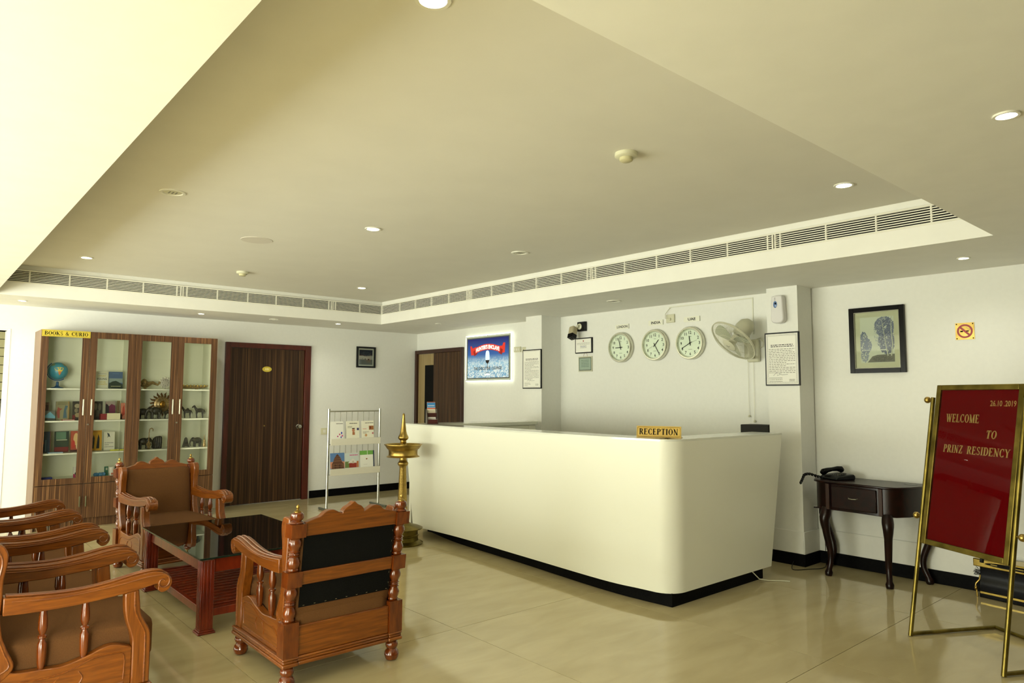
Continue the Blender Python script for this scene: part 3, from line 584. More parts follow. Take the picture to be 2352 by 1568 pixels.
# ================================================================== COUNTER
def counter():
    g = thing('reception_counter', 'long white curved reception counter with dark toe kick', 'reception counter', (4.4, 4.4, 0))
    T = Matrix.Translation((-4.4, -4.4, 0))
    left_t = smooth_curve([(3.93, 6.2), (3.882, 5.22), (3.828, 4.26), (3.798, 3.37), (3.825, 3.1)], 6)
    left_b = smooth_curve([(3.944, 6.04), (3.962, 5.31), (3.905, 4.342), (3.85, 3.44), (3.872, 3.12)], 6)
    def arc(cx, cy, r, n=8): return [(cx-r*math.cos(a*PI/2/n), cy-r*math.sin(a*PI/2/n)) for a in range(1, n+1)]
    top = left_t+arc(3.99, 2.962, .155)+[(4.6, 2.807), (5.30, 2.805)]
    bot = left_b+arc(4.035, 3.003, .153)+[(4.62, 2.848), (5.16, 2.845)]
    n = len(top); assert n == len(bot)
    m = MB(T=T); K = 8; rows = []
    for j in range(K+1):
        t = j/K; zz = .09+(1.1-.09)*t
        rows.append([m.v((b[0]*(1-t)+a[0]*t, b[1]*(1-t)+a[1]*t, zz)) for a, b in zip(top, bot)])
    inn = [(p[0]+.03, p[1]+.03) for p in top]
    for A, B in zip(rows, rows[1:]):
        for k in range(n-1): m.q(A[k], A[k+1], B[k+1], B[k])
    bt = [m.v((p[0]+.04, p[1]+.04 if i > n-12 else p[1], .09)) for i, p in enumerate(bot)]
    for k in range(n-1): m.q(rows[0][k], bt[k], bt[k+1], rows[0][k+1])
    m.build('front_panel', COUNTER, g, angle=60)
    # top band
    def inner(d):
        o = []
        for i, p in enumerate(top):
            a = Vector(top[max(i-1, 0)]); b = Vector(top[min(i+1, n-1)]); t = (b-a).normalized(); nn = Vector((-t.y, t.x)); o.append((p[0]+nn.x*d, p[1]+nn.y*d))
        return o
    I = inner(.26)
    poly = top+I[::-1]
    m = MB(T=T)
    A = [m.v((p[0], p[1], 1.114)) for p in top]; B = [m.v((p[0], p[1], 1.114)) for p in I]; A2 = [m.v((p[0], p[1], 1.1)) for p in top]; B2 = [m.v((p[0], p[1], 1.07)) for p in I]
    for k in range(n-1): m.q(A[k], A[k+1], B[k+1], B[k]); m.q(A2[k], A2[k+1], A[k+1], A[k]); m.q(B[k], B[k+1], B2[k+1], B2[k]); m.q(A2[k+1], A2[k], B2[k], B2[k+1])
    m.q(A[-1], A2[-1], B2[-1], B[-1]); m.q(A[0], B[0], B2[0], A2[0])
    m.build('counter_top', COUNTER_TOP, g, angle=50)
    # inner face of the front run, end panels, left return
    J = inner(.2)
    m = MB(T=T); a_ = [m.v((p[0], p[1], 1.07)) for p in J]; b_ = [m.v((p[0], p[1], .09)) for p in J]
    for k in range(n-1): m.q(a_[k], a_[k+1], b_[k+1], b_[k])
    m.q(m.v((5.30, 2.805, 1.1)), m.v((5.16, 2.845, .09)), m.v((5.16, 3.03, .09)), m.v((5.30, 3.03, 1.1)))
    m.build('inner_panel', COUNTER, g)
    MB(T=T).box(3.935, 5.86, 1.074, 5.5, 6.2, 1.113).build('left_wing_top', COUNTER_TOP, g, bevel=.004)
    MB(T=T).box(3.97, 6.12, .09, 5.48, 6.16, 1.074).box(5.38, 5.88, .09, 5.48, 6.12, 1.074).box(4.25, 5.88, 1.0, 5.38, 5.9, 1.074).build('left_wing_panel', COUNTER, g, bevel=.003)
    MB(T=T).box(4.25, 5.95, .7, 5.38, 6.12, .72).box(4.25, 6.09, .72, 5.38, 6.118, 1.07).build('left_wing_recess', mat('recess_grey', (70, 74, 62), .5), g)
    MB(T=T).box(4.14, 3.3, .73, 4.7, 5.85, .76).box(4.66, 3.3, 0, 4.69, 3.34, .73).box(4.66, 5.8, 0, 4.69, 5.84, .73).build('inner_desk', COUNTER, g, bevel=.003)
    kick = smooth_curve([(4.17, 6.03), (4.06, 5.43), (3.99, 4.44), (3.91, 3.45), (3.935, 2.885)], 6)
    pts = kick+[(5.10, 2.885), (5.10, 2.95), (4.05, 2.95)]+[(p[0]+.09, p[1]) for p in kick[::-1][3:]]
    MB(T=T).prism(pts, 'z', .001, .092).box(4.17, 6.04, .001, 5.44, 6.11, .092).build('toe_kick', SKIRT, g)
    MB(T=T).tube([(4.9, 2.86, .088), (4.95, 2.83, .03), (5.05, 2.81, .006), (5.12, 2.74, .006), (5.15, 2.69, .006)], .004, 6).build('loose_cable', CREAMP, g)
counter()
s = thing('reception_sign', 'brass RECEPTION plaque on the counter near its rounded corner', 'sign', (4.006, 3.034, 1.1145), rz=math.atan2(-.286, .118))
m = MB(); wd, hh = .315, .078
m.use(GOLDP).prism([(0, 0), (.012, hh), (.016, hh), (.012, .004), (.05, .004), (.05, 0)], 'x', -wd/2, wd/2)
m.build('plate', None, s)
m = MB(T=Matrix.Translation((0, -.0006, 0)) @ Matrix.Rotation(math.atan2(.012, hh), 4, 'X').inverted() @ Matrix.Rotation(PI/2, 4, 'X'))
m.use(INK); serif(m, 'RECEPTION', -wd/2*.88, hh*.24, wd*.88, hh*.54, .0005, gap=.06)
e = .006
P = [(-wd/2+e+.008, e), (wd/2-e-.008, e), (wd/2-e, e+.008), (wd/2-e, hh-e-.008), (wd/2-e-.008, hh-e), (-wd/2+e+.008, hh-e), (-wd/2+e, hh-e-.008), (-wd/2+e, e+.008)]
m.tube([(p[0], p[1], .0005) for p in P+P[:1]], .0008, 4)
m.build('lettering', None, s, smooth=False, norm=False)
# brochure holder
g = thing('brochure_holder', 'dark wooden two-tier brochure holder on the counter left end', 'holder', (4.1, 5.96, 1.1145), rz=-.45)
for x in (-.055, .05): MB().prism(smooth_curve([(-.07, 0), (-.07, .05), (-.045, .09), (-.01, .13), (.03, .15), (.05, .13), (.055, 0)], 4), 'x', x, x+.008).build('side', mat('grey_brown_side', (66, 54, 44), .35), g)
MB().box(-.047, -.07, .001, .05, .05, .008).box(-.047, -.07, .008, .05, -.064, .045).box(-.047, -.005, .05, .05, .0, .11).build('tier_front', mat('maroon_wood', (72, 26, 20), .35), g, bevel=.001)
card('brochure', 'tall brochure with a blue sky cover in the upper tier of the holder', 'brochure', .085, .15, .006, (220, 214, 190), [('r', 0, .6, 1, .95, (60, 130, 190)), ('w', .1, .75, .9, 1, .12, (235, 235, 235)), ('r', 0, .5, 1, .57, (190, 60, 40)), ('w', .1, .4, .9, 3, .09, (180, 150, 120)), ('r', 0, .95, 1, 1, (170, 90, 60))], (4.103, 5.97, 1.19), -.45, .22)
card('brochure', 'white brochure in the lower tier of the holder', 'brochure', .08, .06, .006, (216, 212, 204), [('w', .1, .8, .9, 3, .2, (150, 140, 130))], (4.083, 5.93, 1.123), -.45, .15)
# back desk + black equipment
g = thing('back_desk', 'low white back desk hidden behind the counter by the pillar', 'desk', (5.6, 3.8, 0))
MB().box(-.1, -.65, .9, .3, .8, .93).build('desk_top', COUNTER, g, bevel=.003)
for x, y in ((-.08, -.63), (-.08, .76), (.26, -.63), (.26, .76)): MB().box(x, y, 0, x+.03, y+.03, .9).build('leg', COUNTER, g)
g = thing('black_equipment', 'black box-shaped machine whose top shows above the counter by the pillar', 'machine', (5.8, 3.28, .931))
MB().box(-.09, -.14, .001, .09, .135, .222).build('housing', mat('matte_black', (26, 24, 18), .7), g, bevel=.006)
MB().box(-.093, -.1, .03, -.09, .1, .12).build('front_slot', BLACKG, g)

# ================================================================== WALL THINGS (right wall)
def wallthing(name, label, cat, y, z, x=XR, group=None): return thing(name, label, cat, (x, y, z), R=RW, group=group)
# lit poster
g = wallthing('lit_poster', 'backlit blue THE EXECUTIVE LOUNGE poster with glowing edge', 'poster', 7.32, 1.915)
w2, h2 = .49, .318
MB().box(-w2+.02, -h2+.02, .001, w2-.02, h2-.02, .022).build('backing', STEEL, g)
MB().box(-w2+.012, -h2+.012, .022, w2-.012, h2-.012, .030).build('acrylic_sheet', mat('acrylic_border', (206, 212, 196), .15), g)
EL = mat('glowing_acrylic_edge', (248, 255, 232), .3, emit=2)
for a in ((-w2, -h2, w2, -h2+.012), (-w2, h2-.012, w2, h2), (-w2, -h2+.012, -w2+.012, h2-.012), (w2-.012, -h2+.012, w2, h2-.012)): MB().box(a[0], a[1], .020, a[2], a[3], .030).build('glowing_edge', EL, g)
MB().box(-w2+.035, -h2+.035, .0305, w2-.035, h2-.035, .034).build('inner_frame', mat('poster_grey', (96, 100, 92), .4), g)
PB = bpy.data.materials.new('poster_print'); PB.use_nodes = True; N = PB.node_tree.nodes; L = PB.node_tree.links; bs = N['Principled BSDF']
tc = N.new('ShaderNodeTexCoord'); sx = N.new('ShaderNodeSeparateXYZ'); L.new(tc.outputs['Object'], sx.inputs[0])
mr = N.new('ShaderNodeMapRange'); mr.inputs[1].default_value = -.26; mr.inputs[2].default_value = .26; L.new(sx.outputs[1], mr.inputs[0])
cr = N.new('ShaderNodeValToRGB'); L.new(mr.outputs[0], cr.inputs[0])
for p, c_ in ((0, (120, 170, 215)), (.35, (150, 195, 230)), (.6, (52, 98, 180)), (1, (24, 34, 120))):
    e = cr.color_ramp.elements.new(p) if p not in (0, 1) else cr.color_ramp.elements[0 if p == 0 else -1]; e.color = (*lin(c_), 1)
no = N.new('ShaderNodeTexNoise'); no.inputs['Scale'].default_value = 26; no.inputs['Detail'].default_value = 6; no.inputs['Distortion'].default_value = 1.5; L.new(tc.outputs['Object'], no.inputs[0])
c2 = N.new('ShaderNodeValToRGB'); c2.color_ramp.elements[0].position = .46; c2.color_ramp.elements[1].position = .54; L.new(no.outputs[0], c2.inputs[0])
m2 = N.new('ShaderNodeMapRange'); m2.inputs[1].default_value = .02; m2.inputs[2].default_value = -.12; L.new(sx.outputs[1], m2.inputs[0])
mu = N.new('ShaderNodeMath'); mu.operation = 'MULTIPLY'; L.new(c2.outputs[0], mu.inputs[0]); L.new(m2.outputs[0], mu.inputs[1])
mx = N.new('ShaderNodeMix'); mx.data_type = 'RGBA'; L.new(mu.outputs[0], mx.inputs[0]); L.new(cr.outputs[0], mx.inputs[6]); mx.inputs[7].default_value = (.75, .85, .95, 1)
L.new(mx.outputs[2], bs.inputs['Base Color']); L.new(mx.outputs[2], bs.inputs['Emission Color']); bs.inputs['Emission Strength'].default_value = .12; bs.inputs['Roughness'].default_value = .25
MB().rect(-w2+.05, -h2+.05, w2-.05, h2-.05, .0345).build('printed_sheet', PB, g, norm=False, smooth=False)
RB = mat('ribbon_red', (214, 52, 36), .4, emit=.25); RBD = mat('ribbon_dark', (150, 30, 20), .4, emit=.15); WE = mat('poster_white', (245, 245, 235), .4, emit=.5)
m = MB(); zc = .035
def arcp(x, y): return (x, y-.55*x*x)
m.use(RBD).flat([(-.31, .10), (-.24, .13), (-.22, .06), (-.29, .03)], zc).flat([(.25, .13), (.32, .10), (.30, .03), (.23, .06)], zc)
m.use(RB).flat([(-.38, .17), (-.35, .175), (-.33, .14), (-.25, .16), (-.27, .05), (-.36, .045)], zc-.0001).flat([(.26, .15), (.31, .15), (.33, .19), (.37, .19), (.36, .06), (.28, .05)], zc-.0001)
K = 16; up = []; dn = []
for k in range(K+1):
    x = -.27+.54*k/K; up.append((x, .145+.045*math.cos(x/.27*PI/2))); dn.append((x, .065+.045*math.cos(x/.27*PI/2)))
m.flat(up+dn[::-1], zc+.0002)
m.use(WE); put_text(m, "HUNTER'S ENCLAVE", 0, 0, .5, .058, zc+.0004, .05, fn=lambda x, y, z: (x, y+.105+.045*math.cos(x/.27*PI/2), z))
m.build('title_ribbon', None, g, norm=False, smooth=False)
m = MB(); m.use(mat('glass_print', (206, 232, 245), .3, emit=.4)).flat(smooth_curve([(-.03, .09), (.03, .09), (.045, .0), (.035, -.05), (.0, -.085), (-.035, -.05), (-.045, 0)], 3, True), zc)
m.use(mat('wine_print', (26, 14, 12), .4)).flat([(-.043, -.03), (.043, -.03), (.03, -.062), (.0, -.085), (-.03, -.062)], zc+.0002).rect(-.004, -.17, .004, -.08, zc+.0002)
m.use(WE).flat([(-.06, -.235), (.06, -.235), (.05, -.222), (.0, -.21), (-.05, -.222)], zc)
m.build('wine_glass_print', None, g, norm=False, smooth=False)
m = MB(); m.use(mat('dark_blue_print', (16, 18, 30), .4)); put_text(m, 'THE EXECUTIVE  LOUNGE', 0, -.142, .6, .042, zc+.0004, .02)
words(m, -.05, -.2, .05, 1, .016, zc+.0004)
m.build('lettering', None, g, norm=False, smooth=False)
for x in (-1, 0, 1):
    for y in (-1, 1): MB().lathe([(.008, .030), (.008, .038), (0, .039)], (x*(w2-.018), y*(h2-.016), 0), 12).build('standoff_bolt', CHROME, g)
# switch boxes beside the poster
g = wallthing('switch_box', 'cream switch plate tucked behind the right edge of the poster', 'switch', 6.72, 2.0)
MB().box(-.08, -.035, 0, .05, .035, .02).build('plate', CREAMP, g, bevel=.004)
for x in (-.05, -.015, .02): MB().box(x-.012, -.015, .02, x+.012, .015, .025).build('rocker', WHITEP, g, bevel=.002)
g = wallthing('socket_plate', 'cream socket plate between the poster and the first pillar', 'socket', 6.61, 1.99)
MB().box(-.035, -.035, 0, .035, .035, .015).build('plate', CREAMP, g, bevel=.004)
MB().lathe([(.006, .015), (.006, .0155), (0, .0155)], n=10).build('hole', INK, g)
# notices
def notice(label, x, yc, z0, z1, wid, seed, border):
    h = z1-z0; g = wallthing('framed_notice', label, 'notice', yc, (z0+z1)/2, x)
    MB().box(-wid/2, -h/2, .001, wid/2, h/2, .018).build('frame', BLACKP, g, bevel=.003)
    m = MB(); m.use(PAPER).rect(-wid/2+.012, -h/2+.012, wid/2-.012, h/2-.012, .0185)
    m.use(GREYINK); e = .02
    for a in ((-wid/2+e, -h/2+e, wid/2-e, -h/2+e+.002), (-wid/2+e, h/2-e-.002, wid/2-e, h/2-e), (-wid/2+e, -h/2+e, -wid/2+e+.002, h/2-e), (wid/2-e-.002, -h/2+e, wid/2-e, h/2-e)): m.rect(*a, .0188)
    if border:
        e = .027; k = 0
        while -wid/2+e+k*.008 < wid/2-e: m.rect(-wid/2+e+k*.008, -h/2+e, -wid/2+e+k*.008+.004, -h/2+e+.004, .0188); m.rect(-wid/2+e+k*.008, h/2-e-.004, -wid/2+e+k*.008+.004, h/2-e, .0188); k += 1
        k = 0
        while -h/2+e+k*.008 < h/2-e: m.rect(-wid/2+e, -h/2+e+k*.008, -wid/2+e+.004, -h/2+e+k*.008+.004, .0188); m.rect(wid/2-e-.004, -h/2+e+k*.008, wid/2-e, -h/2+e+k*.008+.004, .0188); k += 1
    m.use(INK); words(m, -wid*.32, h*.27, wid*.34, 2, .014, .0188, .006, 1, seed)
    m.use(GREYINK); words(m, -wid*.38, h*.19, wid*.38, 15, .0145, .0188, .005, .85, seed+1)
    m.use(pm((70, 70, 80)))
    m.tube([(-.08, -h*.31, .0188), (-.05, -h*.25, .0188), (-.045, -h*.31, .0188), (-.02, -h*.29, .0188), (-.03, -h*.27, .0188), (.0, -h*.3, .0188), (.05, -h*.29, .0188)], .0014, 4)
    m.use(GREYINK); words(m, -wid*.38, -h*.35, 0, 3, .015, .0188, .005, .6, seed+2); words(m, wid*.2, -h*.38, wid*.36, 2, .012, .0188, .006, 1, seed+5)
    m.build('printed_page', None, g, norm=False, smooth=False)
notice('framed typed notice on the first pillar right of the poster', 5.62, 6.076, 1.488, 1.952, .325, 3, False)
notice('framed typed notice with dotted border on the second pillar', 5.70, 2.988, 1.497, 1.957, .312, 9, True)
# camera
g = wallthing('security_camera', 'bullet security camera on a dark block above the certificates', 'camera', 5.56, 2.2, 5.94)
MB().box(-.06, -.045, .001, .065, .065, .035).build('mounting_block', BLACKP, g, bevel=.003)
MB().lathe([(.035, .035), (.035, .042), (.015, .05), (.015, .08), (0, .082)], (-.02, .01, 0), 16).build('bracket', CREAMP, g)
T = Matrix.Translation((-.062, -.06, .11)) @ Matrix.Rotation(.15, 4, 'Z') @ Matrix.Rotation(1.2, 4, 'X')
MB(T=T).box(-.038, -.04, -.07, .038, .035, .06).build('body', mat('beige_housing', (176, 166, 134), .45), g, bevel=.012)
MB(T=T).box(-.0385, -.0405, .025, .0385, .0355, .078).lathe([(.02, .078), (.018, .083), (0, .083)], (0, -.004, 0), 16).build('lens', BLACKG, g, bevel=.004)
# certificates
g = wallthing('framed_certificate', 'black framed certificate hanging right below the security camera', 'certificate', 5.536, 1.988, 5.94)
MB().box(-.133, -.09, .001, .133, .09, .02).build('frame', BLACKP, g, bevel=.003)
m = MB(); m.use(PAPER).rect(-.12, -.078, .12, .078, .0205); m.use(pm((150, 60, 50))).lathe([(.009, .0206), (0, .0207)], (0, .052, 0), 12); m.use(GREYINK); words(m, -.1, .03, .1, 2, .014, .0208, .004, 1, 4); words(m, -.05, 0, .05, 3, .012, .0208, .004, 1, 6); m.use(pm((60, 70, 150))); words(m, -.04, -.012, .03, 1, .012, .0209, .005, 1, 8)
m.build('printed_page', None, g, norm=False, smooth=False)
g = wallthing('small_certificate', 'small pale green framed certificate below the black one', 'certificate', 5.518, 1.773, 5.94)
MB().box(-.107, -.088, .001, .107, .088, .012).build('mount', mat('clear_mount', (190, 190, 165), .3), g, bevel=.003)
m = MB(); m.use(BLACKP).rect(-.095, -.074, .095, .074, .0125); m.use(pm((150, 168, 152))).rect(-.089, -.068, .089, .068, .0127); m.use(pm((90, 112, 100))); words(m, -.06, .045, .06, 5, .018, .0129, .006, 1, 12)
m.build('printed_page', None, g, norm=False, smooth=False)
MB().tube([(-.03, .088, .006), (-.02, .125, .006), (.02, .125, .006), (.03, .088, .006)], .0015, 5).build('hanging_cord', pm((150, 90, 70)), g)
# clocks
def clock(label, y, z, hr, mn, sc):
    g = wallthing('wall_clock', label, 'clock', y, z, 5.94, 'world time clocks')
    R = .165
    MB().lathe([(R-.004, .001), (R, .01), (R, .045), (R-.008, .056), (R-.02, .056), (R-.026, .04), (R-.026, .027), (R-.004, .001)], n=48, cap=False).build('rim', mat('silver_rim', (206, 206, 190), .22, .85), g)
    m = MB(); m.use(mat('clock_face', (226, 230, 212), .5)).lathe([(R-.024, .028), (0, .0285)], n=48, cap=False); m.use(INK)
    for k in range(1, 13):
        a = k*PI/6; put_text(m, str(k), .107*math.sin(a), .107*math.cos(a), None, .03, .0292, .015)
    for k in range(60):
        a = k*PI/30; q = Matrix.Rotation(-a, 3, 'Z'); P = [q @ Vector(p) for p in ((-.0012, .131, 0), (.0012, .131, 0), (.0012, .138, 0), (-.0012, .138, 0))]
        m.flat([(p.x, p.y) for p in P], .0292)
    m.use(GREYINK); words(m, -.015, .068, .015, 1, .01, .0292, .005, 1, 2); words(m, -.02, -.06, .02, 1, .01, .0292, .005, 1, 3)
    m.build('dial', None, g, norm=False, smooth=False)
    for nm, ang, ln, wd, zz in (('hour_hand', (hr % 12)*30, .075, .008, .032), ('minute_hand', mn*6, .112, .006, .034), ('second_hand', sc*6, .09, .0018, .036)):
        MB(T=Matrix.Rotation(-math.radians(ang), 4, 'Z')).prism([(-wd/2, -.025), (wd/2, -.025), (wd*.5, ln*.8), (wd*.25, ln), (-wd*.25, ln), (-wd*.5, ln*.8)], 'z', zz, zz+.0012).build(nm, INK if wd > .003 else GREYINK, g)
    MB().lathe([(.007, .03), (.007, .04), (0, .041)], n=12).build('hub', INK, g)
    MB().lathe([(R-.026, .045), (0, .0452)], n=48, cap=False).build('cover_glass', GLASS, g)
clock('round silver wall clock under the LONDON label', 4.971, 1.936, 8.93, 57.5, 0)
clock('round silver wall clock under the INDIA label', 4.506, 1.938, 1.42, 25, 41)
clock('round silver wall clock under the UAE label', 4.072, 1.935, 11.75, 40.5, 12)
for t, y, z in (('LONDON', 4.965, 2.166), ('INDIA', 4.508, 2.176), ('UAE', 4.063, 2.178)):
    m = MB(); m.use(mat('label_white', (232, 232, 214), .4)).box(-.095, -.026, .001, .095, .026, .008); m.use(INK)
    put_text(m, t, 0, 0, {'LONDON': .15, 'INDIA': .12, 'UAE': .09}[t], .028, .0085, .025)
    m.use(GREYINK).rect(.091, -.026, .095, .026, .0084)
    o = m.build('city_label', None, smooth=False, norm=False); o.matrix_world = T4(RW, (5.94, y, z)); tag(o, 'small white %s label above its clock' % t, 'label')
# socket, conduit
g = wallthing('fan_socket', 'cream socket plate above between the INDIA and UAE labels', 'socket', 4.318, 2.203, 5.94)
MB().box(-.05, -.043, .001, .05, .043, .02).build('plate', CREAMP, g, bevel=.004)
MB().lathe([(.016, .02), (.014, .035), (0, .036)], (0, -.008, 0), 12).build('plug', CREAMP, g)
MB().tube([(0, -.008, .036), (-.035, .0, .05), (-.05, .05, .03), (-.02, .1, .01), (.0, .113, .006)], .003, 6).build('cord', CREAMP, g)
m = MB(); m.box(0, 0, 0, .95, .011, .008).box(.939, -.335, 0, .95, 0, .008)
o = m.build('wall_conduit', mat('conduit_cream', (222, 222, 204), .6), bevel=.002); o.matrix_world = T4(RW, (5.9399, 4.34, 2.316)); tag(o, 'thin cream cable conduit running above the clocks to the fan', 'conduit')
for y, z1, l in ((3.45, 1.232, 'left'), (3.395, 1.185, 'right')):
    g = thing('fan_pull_cord', 'thin %s pull cord hanging below the wall fan' % l, 'cord', (5.925, y, z1))
    MB().tube([(0, 0, 0), (0, 0, 1.73-z1)], .0016, 5).build('string', CREAMP, g)
    MB().lathe([(.004, .002), (.011, -.008), (.012, -.016), (0, -.02)], n=10).build('pull_knob', CREAMP, g)
# wall fan
def fan():
    g = thing('wall_fan', 'white oscillating wall fan tilted down beside the second pillar', 'fan', (5.94, 3.39, 1.83))
    FP = mat('fan_plastic', (206, 204, 178), .35); W = Vector((5.94, 3.39, 1.83))
    C = Vector((5.63, 3.42, 1.905))-W; n = Vector((-.647, .294, -.706)).normalized()
    q = n.to_track_quat('Z', 'Y').to_matrix().to_4x4(); T = Matrix.Translation(C) @ q; R = .225
    MB().box(-.05, -.065, -.11, -.001, .055, .1).box(-.14, -.035, -.08, -.05, .03, .06).build('wall_bracket', FP, g, bevel=.018, seg=3)
    MB().tube([(-.1, 0, .0), (-.13, .0, .07), tuple(C-n*.2)], [.028, .026, .03], 10).build('neck', FP, g)
    MB(T=T).lathe([(.0, -.26), (.045, -.25), (.075, -.21), (.08, -.15), (.06, -.085), (0, -.08)], n=20).build('motor_housing', FP, g)
    MB(T=T).lathe([(R-.004, -.008), (R+.004, -.008), (R+.004, .008), (R-.004, .008), (R-.004, -.008)], n=40, cap=False).build('guard_rim', FP, g)
    def guard(z0, sgn, nm):
        m = MB(T=T); N_ = 72
        for k in range(N_):
            a = 2*PI*k/N_; ca, sa = math.cos(a), math.sin(a)
            m.tube([(ca*r, sa*r, z) for r, z in ((.055, z0+sgn*.055), (.12, z0+sgn*.05), (.19, z0+sgn*.03), (R, z0))], .0012, 3)
        for r, z in ((.12, .05), (.19, .031)): m.tube([(r*math.cos(2*PI*k/40), r*math.sin(2*PI*k/40), z0+sgn*z) for k in range(41)], .0014, 3)
        m.build(nm, FP, g)
    guard(.004, 1, 'front_guard'); guard(-.004, -1, 'rear_guard')
    MB(T=T).lathe([(.0, .058), (.06, .056), (.066, .062), (.055, .07), (0, .073)], n=28).build('centre_badge', FP, g)
    MB(T=T).lathe([(.035, -.05), (.035, .02), (.02, .035), (0, .036)], n=16).build('blade_hub', FP, g)
    for k in range(3):
        MB(T=T @ Matrix.Rotation(2*PI*k/3, 4, 'Z') @ Matrix.Rotation(.35, 4, 'X')).prism(smooth_curve([(.03, -.02), (.1, -.06), (.17, -.065), (.19, -.01), (.17, .05), (.1, .045), (.03, .02)], 3, True), 'z', -.002, .001).build('blade', mat('fan_blade', (170, 176, 150), .3), g)
    MB(T=T).tube([(-.015, .012, .0735), (0, -.01, .0742), (.02, .0, .0735)], .002, 5).build('badge_mark', GREYINK, g)
    MB().tube([(-.03, -.04, .1), (-.03, -.08, .11), (-.03, -.11, .07), (-.03, -.1, .03), (-.02, -.06, .02)], .004, 6).build('power_cord', FP, g)
fan()
# air freshener on pillar 2
g = wallthing('air_freshener', 'white wall air freshener dispenser above the pillar notice', 'dispenser', 2.997, 2.155, 5.70)
MB().prism(smooth_curve([(-.05, -.11), (.05, -.11), (.054, 0), (.05, .09), (.035, .115), (-.035, .115), (-.05, .09), (-.054, 0)], 4, True), 'z', .001, .07).build('housing', mat('freshener_white', (220, 218, 216), .25), g, bevel=.015, seg=3)
m = MB().lathe([(1, 0), (.8, .003), (0, .004)], n=20)
for i, v in enumerate(m.V): m.V[i] = Vector((v.x*.018-.012, v.y*.03+.04, v.z+.0705))
m.build('blue_window', mat('blue_window', (96, 124, 170), .2), g)
MB().lathe([(.008, .0745), (.007, .077), (0, .077)], (-.008, .048, 0), 12).build('nozzle', INK, g)
for y in (.095, .08): MB().lathe([(.003, .07), (.003, .0725), (0, .0725)], (-.014, y, 0), 8).build('indicator', INK, g)
# forest picture
def picture(name, label, R, loc, w, h, fr, paint, mat_w, fm=BLACKG, liner=True, mc=(186, 184, 154)):
    g = thing(name, label, 'picture', loc, R=R)
    m = MB(); m.box(-w/2, -h/2, .001, -w/2+fr, h/2, .03).box(w/2-fr, -h/2, .001, w/2, h/2, .03).box(-w/2+fr, -h/2, .001, w/2-fr, -h/2+fr, .03).box(-w/2+fr, h/2-fr, .001, w/2-fr, h/2, .03)
    m.build('frame', fm, g, bevel=.0015)
    a, b = w/2-fr, h/2-fr
    if liner: MB().box(-a, -b, .01, -a+.005, b, .024).box(a-.005, -b, .01, a, b, .024).box(-a+.005, -b, .01, a-.005, -b+.005, .024).box(-a+.005, b-.005, .01, a-.005, b, .024).build('silver_liner', mat('wire_steel', (120, 118, 100), .4, .6), g)
    MB().rect(-a, -b, a, b, .012).build('mat_board', mat('mat_board_%d' % mc[0], mc, .7), g, norm=False)
    m = MB(); paint(m, a-mat_w, b-mat_w); m.build('print', None, g, norm=False, smooth=False)
    MB().rect(-a, -b, a, b, .0215).build('cover_glass', GLASS, g, norm=False)
    return g
def blob(m, rd, cx, cy, rx, ry, n, col, z, sz, X, Y):
    m.use(pm(col))
    for _ in range(n*4):
        a = rd.uniform(0, 2*PI); r = rd.random()**.42; x = cx+rx*r*math.cos(a)*1.05; y = cy+ry*r*math.sin(a)*1.05; s = sz*rd.uniform(.2, .6)
        P = [(max(-X, min(X, x+s*math.cos(k*PI/3+a)*rd.uniform(.6, 1.2))), max(-Y, min(Y, y+s*math.sin(k*PI/3+a)*rd.uniform(.6, 1.2)))) for k in range(6)]
        m.flat(P, z+rd.uniform(0, .0004))
def forest(m, X, Y):
    rd = random.Random(5); z = .0125
    m.use(pm((190, 192, 172))).rect(-X, -Y, X, Y, z)
    blob(m, rd, X*.45, Y*.55, X*.55, Y*.42, 130, (92, 98, 120), z+.0003, .013, X, Y)
    blob(m, rd, X*.55, -Y*.1, X*.45, Y*.5, 150, (84, 90, 112), z+.0003, .014, X, Y)
    blob(m, rd, X*.4, Y*.3, X*.55, Y*.65, 90, (134, 140, 150), z+.0008, .007, X, Y); blob(m, rd, X*.6, Y*.1, X*.4, Y*.8, 60, (70, 76, 98), z+.0008, .009, X, Y)
    blob(m, rd, -X*.8, -Y*.1, X*.25, Y*.45, 80, (96, 104, 124), z+.0003, .012, X, Y)
    blob(m, rd, -X*.55, -Y*.25, X*.2, Y*.3, 50, (104, 112, 132), z+.0004, .011, X, Y)
    blob(m, rd, -X*.75, -Y*.7, X*.22, Y*.25, 40, (122, 128, 144), z+.0004, .011, X, Y)
    m.use(pm((206, 206, 186)))
    m.rect(-X*.9, -Y*.46, -X*.4, -Y*.44, z+.0014); m.rect(0, -Y*.47, X*.6, -Y*.43, z+.0014)
    m.tube([(X*.62, -Y*.72, z+.0014), (X*.5, -Y*.2, z+.0014), (X*.42, Y*.3, z+.0014), (X*.3, Y*.85, z+.0014)], [.0045, .0035, .0025, .0015], 4)
    m.tube([(X*.82, -Y*.72, z+.0014), (X*.9, -Y*.2, z+.0014), (X*.84, Y*.4, z+.0014), (X*.86, Y*.98, z+.0014)], [.0045, .004, .003, .002], 4)
    for k in range(7): yy = Y*(-.0+.13*k); m.tube([(X*(.46-.02*k), yy, z+.0014), (X*(.46-.02*k)+(.02 if k % 2 else -.022), yy+.02, z+.0014)], .0012, 3)
    m.use(pm((84, 82, 66))).flat([(-X*.6, -Y*.98), (-X*.3, -Y*.72), (0, -Y*.66), (X, -Y*.64), (X, -Y*.98)], z+.0016)
    blob(m, rd, X*.3, -Y*.84, X*.55, Y*.1, 40, (54, 52, 42), z+.0018, .008, X, Y*.98)
picture('forest_picture', 'large black framed blue-grey forest picture on the right wall', RW, (XR, 2.312, 1.868), .428, .54, .038, forest, .045)
